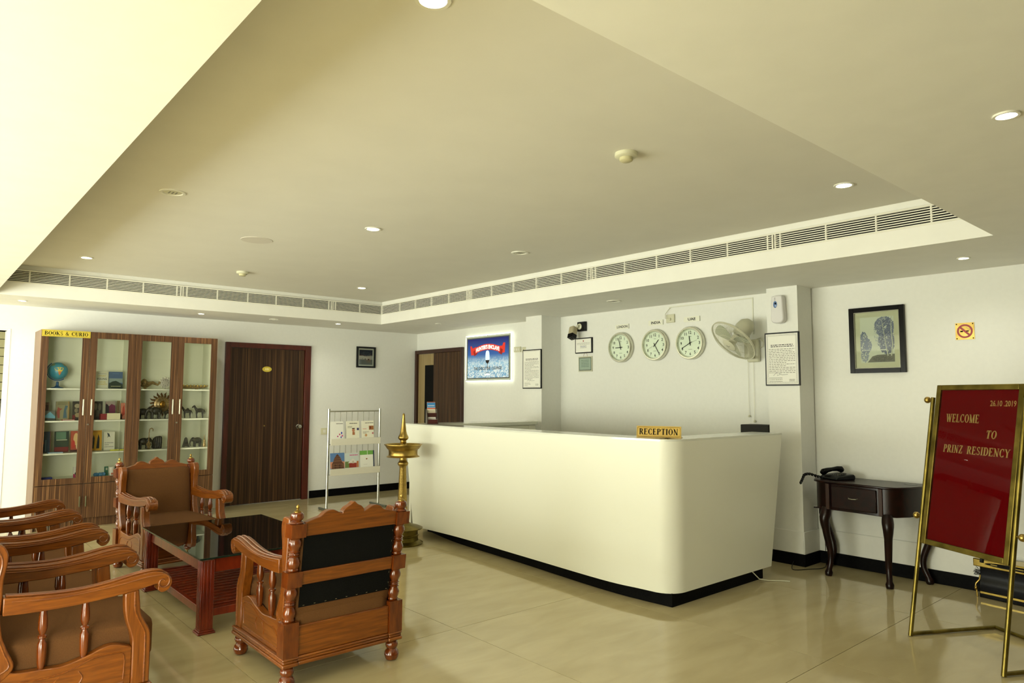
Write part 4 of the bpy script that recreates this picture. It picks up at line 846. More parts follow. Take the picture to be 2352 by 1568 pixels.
# no smoking
g = wallthing('no_smoking_sign', 'small square brass no smoking sign right of the forest picture', 'sign', 1.689, 1.896)
MB().box(-.062, -.063, .001, .062, .063, .004).build('plate', BRASS, g)
m = MB(); m.use(mat('sign_red', (150, 18, 20), .4))
K = 32
for k in range(K):
    a, b = 2*PI*k/K, 2*PI*(k+1)/K; m.flat([(.052*math.cos(a), .052*math.sin(a)), (.052*math.cos(b), .052*math.sin(b)), (.039*math.cos(b), .039*math.sin(b)), (.039*math.cos(a), .039*math.sin(a))], .0046)
m.flat([(-.034, .024), (-.024, .034), (.034, -.024), (.024, -.034)], .0048)
m.use(INK).rect(-.03, -.006, -.012, .004, .0044).rect(.008, -.004, .026, .004, .0044); m.use(mat('smoke', (230, 220, 150), .4)).tube([(.026, .002, .0044), (.03, .014, .0044), (.016, .02, .0044), (.01, .03, .0044)], .002, 4)
m.build('symbol', None, g, norm=False, smooth=False)
for x in (-.053, .053):
    for y in (-.054, .054): MB().lathe([(.005, .004), (.004, .006), (0, .006)], (x, y, 0), 8).build('screw', INK, g)
# left wall picture, switch
def rocks(m, X, Y):
    rd = random.Random(2); z = .0125
    m.use(pm((126, 128, 114))).rect(-X, -Y, X, Y, z); m.use(pm((40, 42, 34))).flat([(-X, Y*.2), (X, Y*.3), (X, Y), (-X, Y)], z+.0002)
    blob(m, rd, 0, Y*.45, X*.7, Y*.3, 30, (70, 72, 60), z+.0004, .012, X, Y)
    m.use(pm((196, 196, 182))).rect(-X, -Y*.3, X, Y*.18, z+.0005); m.use(pm((130, 130, 116))).rect(-X, -Y, X, -Y*.6, z+.0005)
    m.use(INK)
    for x, y, s in ((-.5, -.2, .006), (-.1, -.24, .01), (.4, -.28, .012), (-.75, -.16, .004)): m.flat([(x*X+s*math.cos(k*PI/4), y*Y+s*.7*math.sin(k*PI/4)) for k in range(8)], z+.0008)
picture('small_picture', 'small black framed photograph above the magazine rack', LW, (5.075, YL, 1.958), .305, .305, .024, rocks, .02, BLACKP, False, (236, 234, 218))
g = thing('wall_switch', 'small cream switch plate on the wall left of the magazine rack', 'switch', (4.45, YL, .902), R=LW)
MB().box(-.05, -.045, .001, .05, .045, .012).build('plate', mat('switch_plate', (214, 210, 176), .4), g, bevel=.003); MB().box(-.02, -.02, .012, .02, .02, .016).build('rocker', WHITEP, g, bevel=.002)

# ================================================================== MAGAZINE RACK
def rack():
    g = thing('magazine_rack', 'silver two-tier magazine rack by the wall beside the door', 'magazine rack', (4.3, 7.95, 0))
    X = .355
    def ln(z): return -.0
    for s_ in (-1, 1):
        MB().tube([(s_*X, 0, .035), (s_*X, -.01, 1.235)], .016, 10).build('post', STEEL, g)
        p = MB().tube([(s_*X, -.2, .014), (s_*X, .2, .014)], .013, 10).tube([(s_*X, -.02, .014), (s_*X, 0, .05)], .01, 8).build('foot', mat('grey_foot', (120, 122, 108), .35, .6), g)
    MB().tube([(-X, -.01, 1.205), (X, -.01, 1.205)], .008, 8).build('top_rail', STEEL, g)
    for z in (.8, .43): MB().tube([(-X, -.005, z), (X, -.005, z)], .006, 8).build('cross_rail', STEEL, g)
    for k in range(8): x = -X+(k+1)*2*X/9; MB().tube([(x, -.01, 1.205), (x, -.004, .8), (x, .0, .43)], .003, 5).build('wire', mat('wire_steel', (120, 118, 100), .4, .6), g)
    for z in (.79, .425):
        MB().box(-X+.012, -.055, z, X-.012, -.006, z+.004).box(-X+.012, -.061, z, X-.012, -.055, z+.08).build('tray', mat('rack_cream', (226, 222, 204), .4), g, bevel=.002)
rack()
def mag(label, px, w, h, z, base, patches, y=7.905, tilt=.09): card('magazine', label, 'magazine', w, h, .004, base, patches, (px, y, z+.006), 0, tilt, 'magazines in the silver rack')
mag('white magazine with pink and blue corner print, top left of the rack', 4.045, .175, .285, .79, (240, 239, 228), [('w', .45, .92, .95, 1, .07, (70, 66, 60)), ('e', .85, .5, .06, .05, (80, 90, 190)), ('e', .7, .44, .05, .04, (200, 60, 120)), ('e', .9, .38, .06, .04, (210, 60, 130)), ('e', .55, .36, .06, .03, (190, 70, 130)), ('e', .8, .32, .05, .04, (70, 80, 170))])
mag('cream magazine with a face on its cover, top middle of the rack', 4.26, .175, .285, .79, (238, 235, 212), [('w', .25, .92, .85, 1, .08, (40, 38, 34)), ('e', .55, .6, .11, .09, (190, 130, 96)), ('r', .44, .66, .66, .7, (40, 30, 24)), ('r', .46, .4, .66, .52, (170, 110, 70)), ('w', .1, .78, .45, 2, .05, (110, 104, 90)), ('r', .82, .6, .98, .7, (60, 60, 110))])
mag('cream magazine with red and brown photos, top right of the rack', 4.47, .175, .285, .79, (238, 235, 214), [('w', .3, .92, .95, 1, .07, (60, 56, 50)), ('r', .6, .6, .98, .78, (160, 100, 50)), ('e', .72, .7, .06, .06, (120, 50, 30)), ('w', .1, .66, .4, 1, .05, (210, 70, 50)), ('w', .1, .52, .6, 2, .05, (110, 104, 90)), ('e', .35, .37, .1, .06, (206, 160, 110)), ('t', '40', .9, .45, .16, .09, (200, 50, 90))])
mag('magazine with a temple at dusk on its cover, bottom left of the rack', 4.06, .19, .265, .425, (92, 130, 180), [('r', 0, .3, 1, .6, (206, 142, 110)), ('p', [(.1, .1), (.95, .1), (.95, .5), (.8, .6), (.72, .76), (.58, .9), (.5, .95), (.42, .9), (.28, .76), (.2, .6), (.1, .5)], (98, 62, 44)), ('r', .15, .1, .9, .3, (70, 44, 30)), ('r', .3, .3, .4, .5, (60, 34, 26)), ('r', .6, .3, .7, .5, (60, 34, 26)), ('r', .22, .62, .84, .65, (140, 100, 70)), ('r', .28, .72, .78, .745, (140, 100, 70)), ('r', .36, .81, .7, .83, (140, 100, 70)), ('w', .14, .5, .92, 3, .1, (130, 92, 66)), ('r', .12, .34, .22, .46, (120, 84, 60)), ('r', .82, .34, .92, .46, (120, 84, 60))])
mag('magazine with a red house and pink title, bottom middle of the rack', 4.255, .185, .255, .425, (206, 216, 210), [('w', .35, .92, .95, 1, .11, (206, 70, 140)), ('r', 0, .3, .3, .6, (110, 130, 70)), ('r', .3, .3, .85, .55, (150, 50, 36)), ('p', [(.2, .52), (.57, .74), (.95, .52)], (226, 222, 212)), ('r', .52, .5, .66, .62, (200, 190, 170)), ('r', .86, .3, 1, .6, (180, 110, 60))])
mag('green and blue magazine tucked behind the white leaflet, bottom right', 4.475, .205, .275, .425, (60, 90, 60), [('r', 0, .8, .92, 1, (120, 180, 80)), ('r', .5, .8, .54, 1, (220, 230, 210)), ('r', .92, 0, 1, 1, (30, 44, 80))], y=7.915)
mag('plain white leaflet with a tiny emblem, bottom right of the rack', 4.46, .185, .225, .425, (240, 240, 228), [('e', .5, .78, .07, .03, (190, 130, 60)), ('e', .5, .76, .04, .025, (90, 40, 30)), ('w', .25, .48, .75, 1, .04, (190, 186, 170))], y=7.9)

# ================================================================== BRASS LAMP
def lamp():
    g = thing('brass_oil_lamp', 'tall brass oil lamp with a wide plate at the counter end', 'oil lamp', (3.645, 5.77, 0))
    MB().lathe([(.195, .001), (.2, .012), (.185, .02), (.155, .035), (.15, .07), (.158, .078), (.158, .085), (.15, .092), (.15, .13), (.19, .142), (.195, .15), (.16, .165), (.09, .185), (.07, .2), (.055, .215), (0, .215)], n=40).build('base', BRASSD, g)
    pr = [(.054, .215)]
    for k in range(48):
        z = .22+k*.0105; r = .052-.02*(k/48); pr += [(r-.0014, z), (r, z+.003), (r, z+.007)]
    pr += [(.034, .728), (.044, .735), (.05, .748), (.05, .76), (.04, .772), (.032, .79), (.034, .815)]
    MB().lathe(pr, n=24).build('shaft', BRASS, g)
    MB().lathe([(.03, .819), (.145, .819), (.156, .816), (.159, .821), (.146, .828), (.138, .834), (.136, .85), (.138, .878), (.142, .886), (.152, .893), (.164, .912), (.172, .926), (.181, .931), (.18, .937), (.168, .936), (.15, .905), (.13, .893), (.03, .888), (0, .888)], n=48).build('oil_plate', BRASS, g)
    MB().lathe([(.04, .886), (.04, .905), (.034, .912), (.034, .93), (.03, .938), (.034, .944), (.028, .95), (.033, .956), (.027, .963), (.027, .97), (.038, .978), (.048, .988), (.05, 1.0), (.046, 1.012), (.036, 1.03), (.028, 1.06), (.018, 1.14), (.012, 1.2), (.013, 1.21), (.01, 1.225), (0, 1.234)], n=28).build('finial', BRASS, g)
lamp()

# ================================================================== ARMCHAIRS
def lean(p):
    z = p[2]; return (p[0], p[1]-(.075*(z-.3)/.56 if z > .3 else 0), z)
def spiral(cy, cz, r0, turns, n, sgn=1, a0=90):
    out = []
    for k in range(n+1):
        a = math.radians(a0-sgn*360*turns*k/n); r = r0*(1-.75*k/n); out.append((cy+r*math.cos(a), cz+r*math.sin(a)))
    return out
def armchair(label):
    g = thing('wooden_armchair', label, 'armchair', (0, 0, 0), 0, 'carved wooden armchairs with brown cushions')
    W = .29
    foot_prof = [(.02, .001), (.031, .006), (.0375, .02), (.0385, .03), (.0375, .0305), (.0385, .032), (.036, .046), (.026, .058), (.024, .06), (.031, .068), (.034, .08), (.031, .093), (.024, .1), (.026, .106)]
    for x in (-W, W):
        for y in (0, .6): MB().lathe(foot_prof, (x, y, 0), 24).build('bun_foot', CHAIRD, g)
    # base moulding
    m = MB()
    for z0, z1, o_ in ((.106, .124, .041), (.124, .138, .037), (.138, .15, .04)):
        for x in (-W, W): m.box(x-o_, -o_, z0, x+o_, .6+o_, z1)
        m.box(-W+o_, -o_+.006, z0, W-o_, .03, z1).box(-W+o_, .56, z0, W-o_, .6+o_-.006, z1)
    m.build('base_moulding', CHAIRW, g, bevel=.006)
    # back posts
    for x in (-W, W):
        m = MB(f=lean)
        m.box(x-.038, -.038, .15, x+.038, .036, .312)
        def turn(z0, z1):
            h = z1-z0; P = [(.024, 0), (.028, .04), (.025, .09), (.031, .18), (.032, .26), (.024, .37), (.021, .41), (.029, .44), (.021, .47), (.026, .5), (.021, .54), (.029, .57), (.021, .6), (.024, .65), (.032, .76), (.031, .85), (.025, .93), (.028, .97), (.024, 1)]
            m.lathe([(r, z0+h*t) for r, t in P], (x, 0, 0), 18)
        turn(.312, .482); m.box(x-.037, -.037, .482, x+.037, .033, .556); turn(.556, .72); m.box(x-.037, -.037, .72, x+.037, .033, .786)
        m.lathe([(.03, .786), (.034, .79), (.03, .796), (.022, .8), (.03, .808), (.033, .82), (.029, .834), (.015, .843), (0, .844)], (x, 0, 0), 20)
        p = m.build('back_post', CHAIRD, g, bevel=.0)
        MB(f=lean).lathe([(.018, .84), (.018, .845), (.007, .851), (.005, .855), (.009, .863), (.008, .87), (.003, .876), (0, .88)], (x, 0, 0), 16).build('brass_finial', BRASS, p)
        # wing
        s_ = 1 if x > 0 else -1
        wp = smooth_curve([(.03, .27), (.065, .285), (.105, .33), (.09, .39), (.075, .45), (.075, .53), (.088, .6), (.098, .67), (.117, .73), (.122, .775), (.1, .808), (.035, .805)], 4)
        m = MB(f=lean).prism(wp, 'x', x-.022, x+.022)
        wng = m.build('wing', CWZ, g, bevel=.006)
        bead = smooth_curve([(.05, .31), (.088, .335), (.072, .4), (.056, .5), (.076, .65), (.1, .74), (.09, .785)], 4)
        MB(f=lean).tube([(x+s_*.0225, a, b) for a, b in bead], .0035, 5).build('carved_bead', CHAIRW, wng)
        # front post
        fp = [(.552, .15), (.552, .31), (.546, .36), (.526, .42), (.516, .47), (.512, .545), (.572, .555), (.578, .5), (.584, .45), (.604, .41), (.622, .375), (.63, .33), (.63, .15)]
        m = MB().prism(smooth_curve(fp[:6], 3)+smooth_curve(fp[6:], 3), 'x', x-.026, x+.026)
        p = m.build('front_post', CWZ, g, bevel=.006)
        MB().tube([(x+s_*.0265, a, b) for a, b in smooth_curve([(.555, .545), (.558, .47), (.575, .425), (.6, .375), (.606, .33), (.606, .155)], 4)], .0042, 5).build('carved_bead', CHAIRW, p)
        # side panel
        sp = smooth_curve([(.035, .29), (.07, .316), (.11, .302), (.2, .296), (.28, .292), (.37, .312), (.44, .334), (.49, .334), (.552, .312)], 4)+[(.552, .15), (.035, .15)]
        p = MB().prism(sp, 'x', x-.02, x+.02).build('side_panel', CWY, g, bevel=.004)
        X = x+s_*.0205
        for path in ([(.075, .18), (.075, .222), (.12, .262), (.2, .258), (.3, .268), (.4, .3), (.47, .302), (.52, .286), (.52, .185)], [(.268, .25), (.246, .228), (.25, .195)], [(.34, .258), (.356, .23), (.336, .198)], [(.075, .172), (.3, .17), (.52, .172)]):
            MB().tube([(X, a, b) for a, b in smooth_curve(path, 4)], .0032, 5).build('carved_bead', CHAIRW, p)
        # spindles
        for y, zb in ((.2, .295), (.36, .308)):
            h = .545-zb; P = [(.012, 0), (.017, .1), (.019, .3), (.018, .4), (.012, .44), (.011, .47), (.018, .49), (.018, .52), (.011, .54), (.014, .57), (.019, .64), (.018, .76), (.014, .9), (.012, 1)]
            MB().lathe([(r, zb+h*t) for r, t in P], (x, y, 0), 16).build('spindle', CHAIRD, g)
        # arm
        top = smooth_curve([(.05, .603), (.14, .594), (.25, .586), (.35, .586), (.45, .596), (.55, .613), (.62, .62), (.67, .612), (.705, .588), (.712, .558), (.695, .532), (.668, .526), (.65, .54)], 5)
        bot = smooth_curve([(.652, .556), (.645, .566), (.62, .562), (.56, .552), (.45, .54), (.3, .53), (.15, .53), (.05, .535)], 5)
        m = MB().prism(top+bot, 'x', x-.034, x+.034)
        a_ = m.build('arm', CWY, g, bevel=.006)
        ct = smooth_curve([(.06, .606), (.14, .597), (.25, .589), (.35, .589), (.45, .599), (.55, .616), (.62, .623), (.668, .616), (.702, .593)], 4)
        for dx in (-.012, .012): MB().tube([(x+dx, a, b) for a, b in ct], .005, 6).build('arm_ridge', CWY, a_)
        sc = [(a, b) for a, b in spiral(.672, .57, .034, 1.15, 20)]
        for sd in (-1, 1): MB().tube([(x+sd*.0345, a, b) for a, b in smooth_curve([(.08, .585), (.25, .573), (.45, .583), (.6, .602)], 3)+sc], .0035, 5).build('scroll_bead', CWY, a_)
    # rails and crest
    cr = smooth_curve([(-.253, .79), (-.2, .805), (-.175, .812), (-.15, .832), (-.115, .838), (-.085, .825), (-.06, .812)], 4)+smooth_curve([(-.06, .822), (-.045, .84), (-.02, .853), (0, .868), (.02, .853), (.045, .84), (.06, .822)], 4)+smooth_curve([(.06, .812), (.085, .825), (.115, .838), (.15, .832), (.175, .812), (.2, .805), (.253, .79)], 4)
    MB(f=lean).prism([(-.253, .722)]+cr+[(.253, .722)], 'y', -.022, .018).build('crest_rail', CHAIRW, g, bevel=.004)
    MB(f=lean).box(-.253, -.022, .486, .253, .012, .552).build('back_rail', CHAIRW, g, bevel=.004)
    MB().box(-.252, -.026, .15, .252, .0, .29).build('lower_back_panel', CHAIRW, g, bevel=.004)
    MB().box(-.264, .575, .15, .264, .6, .29).build('front_rail', CHAIRW, g, bevel=.004)
    # upholstery
    def cushion(name, x0, y0, z0, x1, y1, z1, r, mt, puff, f=None, n=10):
        m = MB(f=f)
        cx, cy, cz = (x0+x1)/2, (y0+y1)/2, (z0+z1)/2; hx, hy, hz = (x1-x0)/2, (y1-y0)/2, (z1-z0)/2
        bm = bmesh.new(); bmesh.ops.create_cube(bm, size=2); bmesh.ops.subdivide_edges(bm, edges=bm.edges, cuts=n, use_grid_fill=True)
        idx = {}
        for v in bm.verts:
            p = [v.co.x*hx, v.co.y*hy, v.co.z*hz]; h = [hx, hy, hz]; rr = min(r, min(h)*.98)
            c_ = [max(-(h[i]-rr), min(h[i]-rr, p[i])) for i in range(3)]; d = Vector([p[i]-c_[i] for i in range(3)])
            if d.length > 1e-6: d = d.normalized()*rr
            q = Vector(c_)+d
            k = (1-(v.co.x)**2)*(1-(v.co.y if puff == 'z' else v.co.z)**2)
            if puff == 'z': q.z += .012*k*(1 if v.co.z > 0 else 0)
            else: q.y += .014*k*(1 if v.co.y > 0 else 0)
            idx[v] = m.v((cx+q.x, cy+q.y, cz+q.z))
        for f_ in bm.faces: m.q(*[idx[v] for v in f_.verts])
        bm.free(); return m.build(name, mt, g, angle=70)
    cushion('seat_cushion', -.262, -.012, .24, .262, .66, .405, .03, CLOTH, 'z')
    bc = cushion('back_cushion', -.264, -.008, .31, .264, .052, .775, .022, CLOTH, 'y', f=lean)
    MB(f=lean).box(-.25, -.012, .375, .25, -.008, .722).build('back_lining', BLACKCLOTH, g)
    m = MB(f=lean)
    for k in range(9): x = -.23+k*.0575; m.box(x, -.0135, .382, x+.009, -.012, .3835)
    for k in range(6): z = .41+k*.055; m.box(.243, -.0135, z, .2445, -.012, z+.009)
    m.build('staples', CHROME, g)
    return g
chA = armchair('carved wooden armchair seen from behind with black backing, in front of the glass table')
chA.location = (1.748, 3.31, 0)
def chair(label, loc, rz, sc=1):
    c_ = copy_tree(chA); c_['label'] = label; c_.location = loc; c_.rotation_euler = (0, 0, rz); c_.scale = (1, sc, 1); return c_
chair('carved wooden armchair with brown cushions facing the camera behind the glass table', (1.68, 6.5, 0), math.radians(185.5))
for y, l in ((3.735, 'nearest armchair of the left row, largest and cut by the bottom edge'), (4.402, 'second armchair from the camera in the left row'),
             (5.21, 'third armchair from the camera in the left row'), (5.877, 'farthest armchair of the left row, nearest the bookcase')):
    chair('carved wooden ' + l, (.292, y, 0), -PI/2, .93)

# ================================================================== COFFEE TABLE
def table():
    g = thing('coffee_table', 'glass-topped reddish wooden coffee table with a slatted lower shelf', 'table', (1.8, 4.99, 0))
    X, Y = .385, .6
    for x in (-X, X):
        for y in (-Y, Y):
            lg = MB().box(x-.038, y-.038, .02, x+.038, y+.038, .425).build('leg', TABLEW, g, bevel=.004)
            m = MB()
            for d in (-.02, 0, .02):
                for s_ in (-1, 1): m.box(x+d-.006, y+s_*.038-.003, .03, x+d+.006, y+s_*.038+.003, .42).box(x+s_*.038-.003, y+d-.006, .03, x+s_*.038+.003, y+d+.006, .42)
            m.build('fluting', TABLEW, lg, bevel=.002)
            MB().box(x-.05, y-.05, .001, x+.05, y+.05, .012).box(x-.044, y-.044, .012, x+.044, y+.044, .022).build('plinth', TABLEW, lg, bevel=.003)
    for a in ((-X+.038, -Y-.014, X-.038, -Y+.014), (-X+.038, Y-.014, X-.038, Y+.014), (-X-.014, -Y+.038, -X+.014, Y-.038), (X-.014, -Y+.038, X+.014, Y-.038)):
        MB().box(a[0], a[1], .345, a[2], a[3], .425).build('apron', TABLEW, g, bevel=.003)
        MB().box(a[0], a[1], .09, a[2], a[3], .135).build('shelf_rail', TABLEW, g, bevel=.003)
    for k in range(17):
        y = -Y+.05+k*(2*Y-.1)/16
        MB().box(-X+.014, y-.02, .118, X-.014, y+.02, .13).build('shelf_slat', TABLEW, g, bevel=.003)
    for x in (-X, X):
        for y in (-Y, Y): MB().lathe([(.012, .425), (.012, .432), (0, .432)], (x, y, 0), 12).build('glass_pad', mat('pad', (190, 190, 170), .4), g)
    MB().box(-.44, -.66, .433, .43, .645, .443).build('glass_top', TGLASS, g, bevel=.003)
    MB().box(-.4405, -.6605, .4335, .4305, -.6575, .4425).box(-.4405, -.6575, .4335, -.4375, .6425, .4425).box(.4275, -.6575, .4335, .4305, .6425, .4425).box(-.4405, .6425, .4335, .4305, .6455, .4425).build('glass_edge', mat('green_glass_edge', (20, 40, 30), .15), g)
table()

# ================================================================== CONSOLE TABLE, PHONE
def console():
    g = thing('console_table', 'dark mahogany cabriole-leg console table against the right wall', 'console table', (5.75, 2.35, 0))
    T = Matrix.Translation((-5.75, -2.35, 0))
    out = [(5.945, 2.76), (5.72, 2.75), (5.6, 2.70), (5.555, 2.64), (5.548, 2.58), (5.535, 2.36), (5.505, 2.13), (5.54, 2.05), (5.64, 1.995), (5.78, 1.955), (5.945, 1.95)]
    def ins(d):
        cx, cy = 5.8, 2.35; return [(min(5.94, x+(cx-x)*d/.3 if x < 5.9 else x), y+(cy-y)*d/.4) for x, y in out]
    MB(T=T).prism(out, 'z', .722, .738).build('table_top', MAHOG, g, bevel=.005)
    MB(T=T).prism(ins(.02), 'z', .515, .722).build('apron_box', MAHOG, g, bevel=.004)
    # drawer on the front, between the front legs
    A = Vector((5.557, 2.565)); B = Vector((5.535, 2.16)); ax = (B-A).normalized()
    Rm = Matrix.Translation((A.x-.008, A.y, 0)) @ Matrix.Rotation(math.atan2(ax.y, ax.x), 4, 'Z'); Ld = (B-A).length
    d = MB(T=T @ Rm).box(.03, -.012, .535, Ld-.03, .02, .705).build('drawer', MAHOG, g, bevel=.006)
    MB(T=T @ Rm).tube([(Ld/2-.035, -.012, .628), (Ld/2-.028, -.026, .624), (Ld/2, -.03, .622), (Ld/2+.028, -.026, .624), (Ld/2+.035, -.012, .628)], .0035, 6).build('handle', STEEL, d)
    for s_ in (0, 1):
        x_ = .0 if s_ == 0 else Ld; MB(T=T @ Rm).box(x_-.014, -.014, .52, x_+.014, .01, .72).build('pilaster', mat('reddish_edge', (50, 24, 12), .35), g, bevel=.003)
    for (x, y, dx, dy) in ((5.575, 2.585, -.5, .3), (5.54, 2.125, -.6, -.3), (5.9, 1.985, 0, -1), (5.9, 2.72, 0, 1)):
        k = .048
        P = [(x+dx*k*.2, y+dy*k*.2, .53), (x+dx*k*.6, y+dy*k*.6, .48), (x+dx*k, y+dy*k, .43), (x+dx*k*.4, y+dy*k*.4, .32), (x-dx*k*.5, y-dy*k*.5, .2), (x-dx*k*.6, y-dy*k*.6, .12), (x, y, .05), (x+dx*k*.3, y+dy*k*.3, .0)]
        P = smooth_curve(P, 3); rs = [.034+.008*math.sin(min(1, i/7)*PI) if i < 8 else max(.021, .038-.0011*i) for i in range(len(P))]
        rs[-2] = .028; rs[-1] = .024; rs[-3] = .03
        MB(T=T).tube([(p[0], p[1], max(p[2], .001)) for p in P], rs, 10).ball((P[6][0]+dx*.02, P[6][1]+dy*.02, P[6][2]), (.012, .012, .03), 8, 6).build('leg', MAHOG, g)
    MB(T=T).prism([(5.56, 2.64), (5.56, 2.69), (5.6, 2.66), (5.6, 2.62)], 'z', .515, .525).build('corner_bracket', MAHOG, g, bevel=.002)
    MB(T=T).lathe([(.045, .7385), (.045, .7395), (0, .7395)], (5.84, 2.06, 0), 24).build('dark_inset', BLACKG, g)
console()
def phone():
    g = thing('desk_telephone', 'black corded telephone on the left end of the console table', 'telephone', (5.74, 2.57, .7385), rz=-2.0)
    MB().prism([(-.09, .001), (.1, .001), (.1, .03), (.085, .045), (-.07, .03), (-.09, .015)], 'x', -.1, .085).build('body', BLACKP, g, bevel=.008)
    for i in range(3):
        for j in range(4): MB().box(-.0+i*.022, -.055+j*.024, .03+.004*j, .016+i*.022, -.04+j*.024, .043+.0035*j).build('key', mat('key_grey', (54, 54, 48), .4), g, bevel=.002)
    MB().tube([(-.06, -.1, .044), (-.06, -.085, .056), (-.06, -.05, .068), (-.06, 0, .074), (-.06, .05, .078), (-.06, .085, .072), (-.06, .1, .06)], [.02, .026, .02, .016, .02, .026, .02], 12).build('handset', BLACKG, g)
    pts = []; Rz = Matrix.Rotation(2.0, 3, 'Z')
    base = smooth_curve([(5.66, 2.65, .752), (5.64, 2.69, .758), (5.61, 2.735, .775), (5.59, 2.77, .768), (5.585, 2.785, .735), (5.58, 2.80, .70)], 30)
    for k, p in enumerate(base):
        q = Rz @ (Vector(p)-Vector((5.74, 2.57, .7385))); a = k*1.0; pts.append((q.x+.007*math.cos(a), q.y+.004*math.sin(a*.5), q.z+.008*math.sin(a)))
    MB().tube(pts, .005, 6).build('coiled_cord', BLACKP, g)
phone()
m = MB().tube(smooth_curve([(5.93, 2.79, .5), (5.93, 2.78, .3), (5.9, 2.76, .12), (5.86, 2.74, .02), (5.75, 2.72, .006), (5.62, 2.78, .006), (5.52, 2.86, .006), (5.62, 2.9, .05)], 5), .003, 5)
tag(m.build('floor_cable', BLACKP), 'thin black cable trailing on the floor by the pillar foot', 'cable')

# ================================================================== EASEL SIGN
def easel():
    er = Vector((-.484, -.875, 0)).normalized(); eb = Vector((-er.y, er.x, 0)); eb = eb if eb.x > 0 else -eb
    F0 = Vector((4.549, 1.641, 0)); F1 = Vector((4.254, 1.105, 0)); C0 = (F0+F1)/2
    Rm = Matrix((er, eb, Vector((0, 0, 1)))).transposed()
    g = thing('sign_easel', 'brass tube easel holding the welcome board', 'easel', C0, R=Rm); hw = .306
    sl = .23/1.4
    for s_ in (-1, 1):
        p = MB().tube([(s_*hw, 0, .002), (s_*hw, sl*1.4, 1.4)], .0125, 14).build('pole', BRASSD, g)
        for z in (1.385, .69): MB().tube([(s_*hw, sl*z, z), (s_*(hw+.03), sl*z, z)], .005, 8).ball((s_*(hw+.042), sl*z, z), .02, 16, 10).build('ball_knob', BRASS, p)
        MB().tube([(s_*hw, 0, .013), (s_*hw, .6, .013)], .011, 10).build('foot_bar', BRASSD, g)
    MB().tube([(-hw, .6, .013), (hw, .6, .013)], .011, 10).build('rear_bar', BRASSD, g)
    b = thing('welcome_board', 'red welcome board in a brass frame reading PRINZ RESIDENCY', 'sign board', (0, 0, 0))
    z0, z1 = .535, 1.478; zc = (z0+z1)/2; Lb = .95; Wb = .288; fr = .031
    ang = math.atan(sl+.012)
    T = Matrix.Translation(C0) @ Rm.to_4x4() @ Matrix.Translation((.004, sl*zc-.0, zc)) @ Matrix.Rotation(-ang, 4, 'X') @ Matrix(((1, 0, 0, 0), (0, 0, -1, 0), (0, 1, 0, 0), (0, 0, 0, 1)))
    b.matrix_world = T
    h = Lb/2
    m = MB().box(-Wb, -h, -.015, -Wb+fr, h, .008).box(Wb-fr, -h, -.015, Wb, h, .008).box(-Wb+fr, -h, -.015, Wb-fr, -h+fr, .008).box(-Wb+fr, h-fr, -.015, Wb-fr, h, .008)
    m.build('frame', BRASSD, b, bevel=.003)
    MB().box(-Wb+fr, -h+fr, -.014, Wb-fr, h-fr, -.006).build('felt_board', RED, b)
    LT = mat('gilt_letter', (176, 150, 84), .35, .6)
    m = MB(); m.use(LT); a = Wb-fr
    def row(text, x0, x1, yc, hh, slant=0): serif(m, text, x0, yc-hh/2, x1-x0, hh, -.0055, t=.002, gap=.06, slant=slant)
    U = 2*a; 
    row('WELCOME', -a+U*.1, -a+U*.54, h-fr-.165, .048)
    row('TO', -a+U*.64, -a+U*.77, h-fr-.25, .045, .12)
    row('PRINZ', -a+U*.1, -a+U*.36, h-fr-.345, .045, .08); row('RESIDENCY', -a+U*.42, -a+U*.945, h-fr-.345, .045, .05)
    put_text(m, '26.10 .2019', a-.097, h-fr-.075, .16, .033, -.005, .015)
    m.build('lettering', None, b, norm=True, smooth=False)
    MB().rect(-Wb+fr, -h+fr, Wb-fr, h-fr, .003).build('cover_glass', glass('board_glass', (.97, .97, .97), 1.26), b, norm=False)
    MB().box(.12, -h-.02, -.005, .135, -h, .008).build('lock_pin', BLACKP, b)
easel()

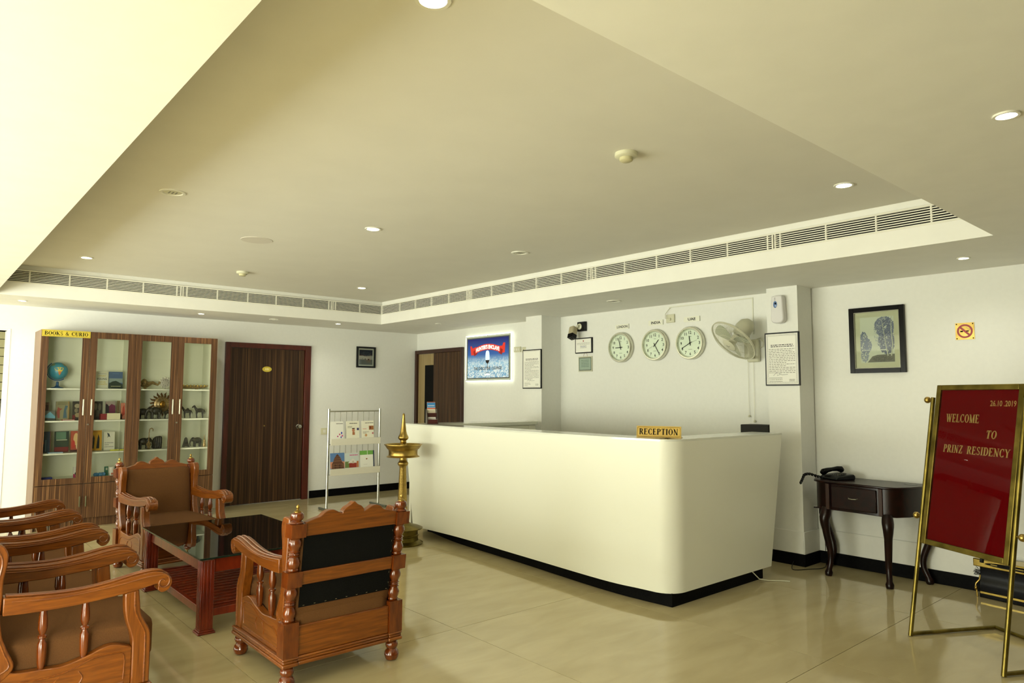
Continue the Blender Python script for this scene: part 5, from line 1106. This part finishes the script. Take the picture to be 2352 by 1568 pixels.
# ================================================================== SHOE POLISHER
def polisher():
    g = thing('shoe_polisher', 'black and brass shoe polishing machine on the floor at the right edge', 'shoe polisher', (5.8, 1.64, 0), rz=-PI/2-.16)
    # local x runs along its length to the right, local y into depth (towards the wall)
    L_ = .62; D = .14
    T = Matrix.Scale(1, 4)
    prof = [(0, .0), (0, .07), (.02, .12), (.025, .21), (D, .21), (D, 0)]
    MB().prism([(.0, .001), (.0, .07), (.01, .12), (.02, .15), (.02, .212), (D-.01, .212), (D-.01, .001)], 'x', .012, L_).build('housing', BLACKG, g, bevel=.004)
    MB().box(-.015, -.015, .213, L_+.01, D, .268).build('top_cover', mat('polished_gold', (196, 172, 96), .12, 1), g, bevel=.006)
    MB().prism([(.06, -.0155), (.12, -.0155), (.3, -.0155), (.3, -.016), (.1, -.016)], 'z', .235, .236).build('seam', BLACKP, g)
    m = MB(T=Matrix.Translation((0, -.0156, .242)) @ Matrix.Rotation(PI/2, 4, 'X')); m.use(BLACKG).flat(smooth_curve([(.06, 0), (.14, .012), (.3, .014), (.5, .013), (.6, 0), (.5, -.013), (.3, -.014), (.14, -.012)], 4, True), .0)
    m.use(mat('gold_print', (170, 150, 60), .4)).rect(.1, -.003, .14, .003, .0005).rect(.25, -.003, .3, .003, .0005).rect(.42, -.003, .47, .003, .0005)
    m.build('control_strip', None, g, norm=False, smooth=False)
    MB().tube([(.014, .02, .15), (.012, .01, .12), (-.008, -.0, .09), (-.01, 0, .075)], .006, 8).ball((-.008, 0, .06), (.012, .012, .016), 10, 8).tube([(-.004, 0, .05), (-.002, 0, .002)], .006, 8).build('side_scroll', BRASS, g)
    MB().box(.02, -.008, .03, L_, -.001, .046).build('lower_trim', mat('polished_gold', (196, 172, 96), .12, 1), g, bevel=.002)
    m = MB()
    rd = random.Random(4)
    for k in range(24): a = rd.uniform(-.5, .9); m.tube([(.01, .03, .165+rd.uniform(-.02, .02)), (-.03*math.cos(a)-.0, .03+rd.uniform(-.02, .02), .165+.03*math.sin(a)+rd.uniform(-.02, .02))], .0015, 3)
    o = m.build('bristle_brush', BLACKP, g)
    for x in (.33, .5): MB().tube([(x, .06, .268), (x, .06, .325)], .005, 8).ball((x, .045, .295), .011, 10, 8).build('rail_bracket', BRASSD, g)
    MB().tube([(.3, .06, .325), (.6, .06, .325)], .006, 8).build('hand_rail', BRASSD, g)
polisher()
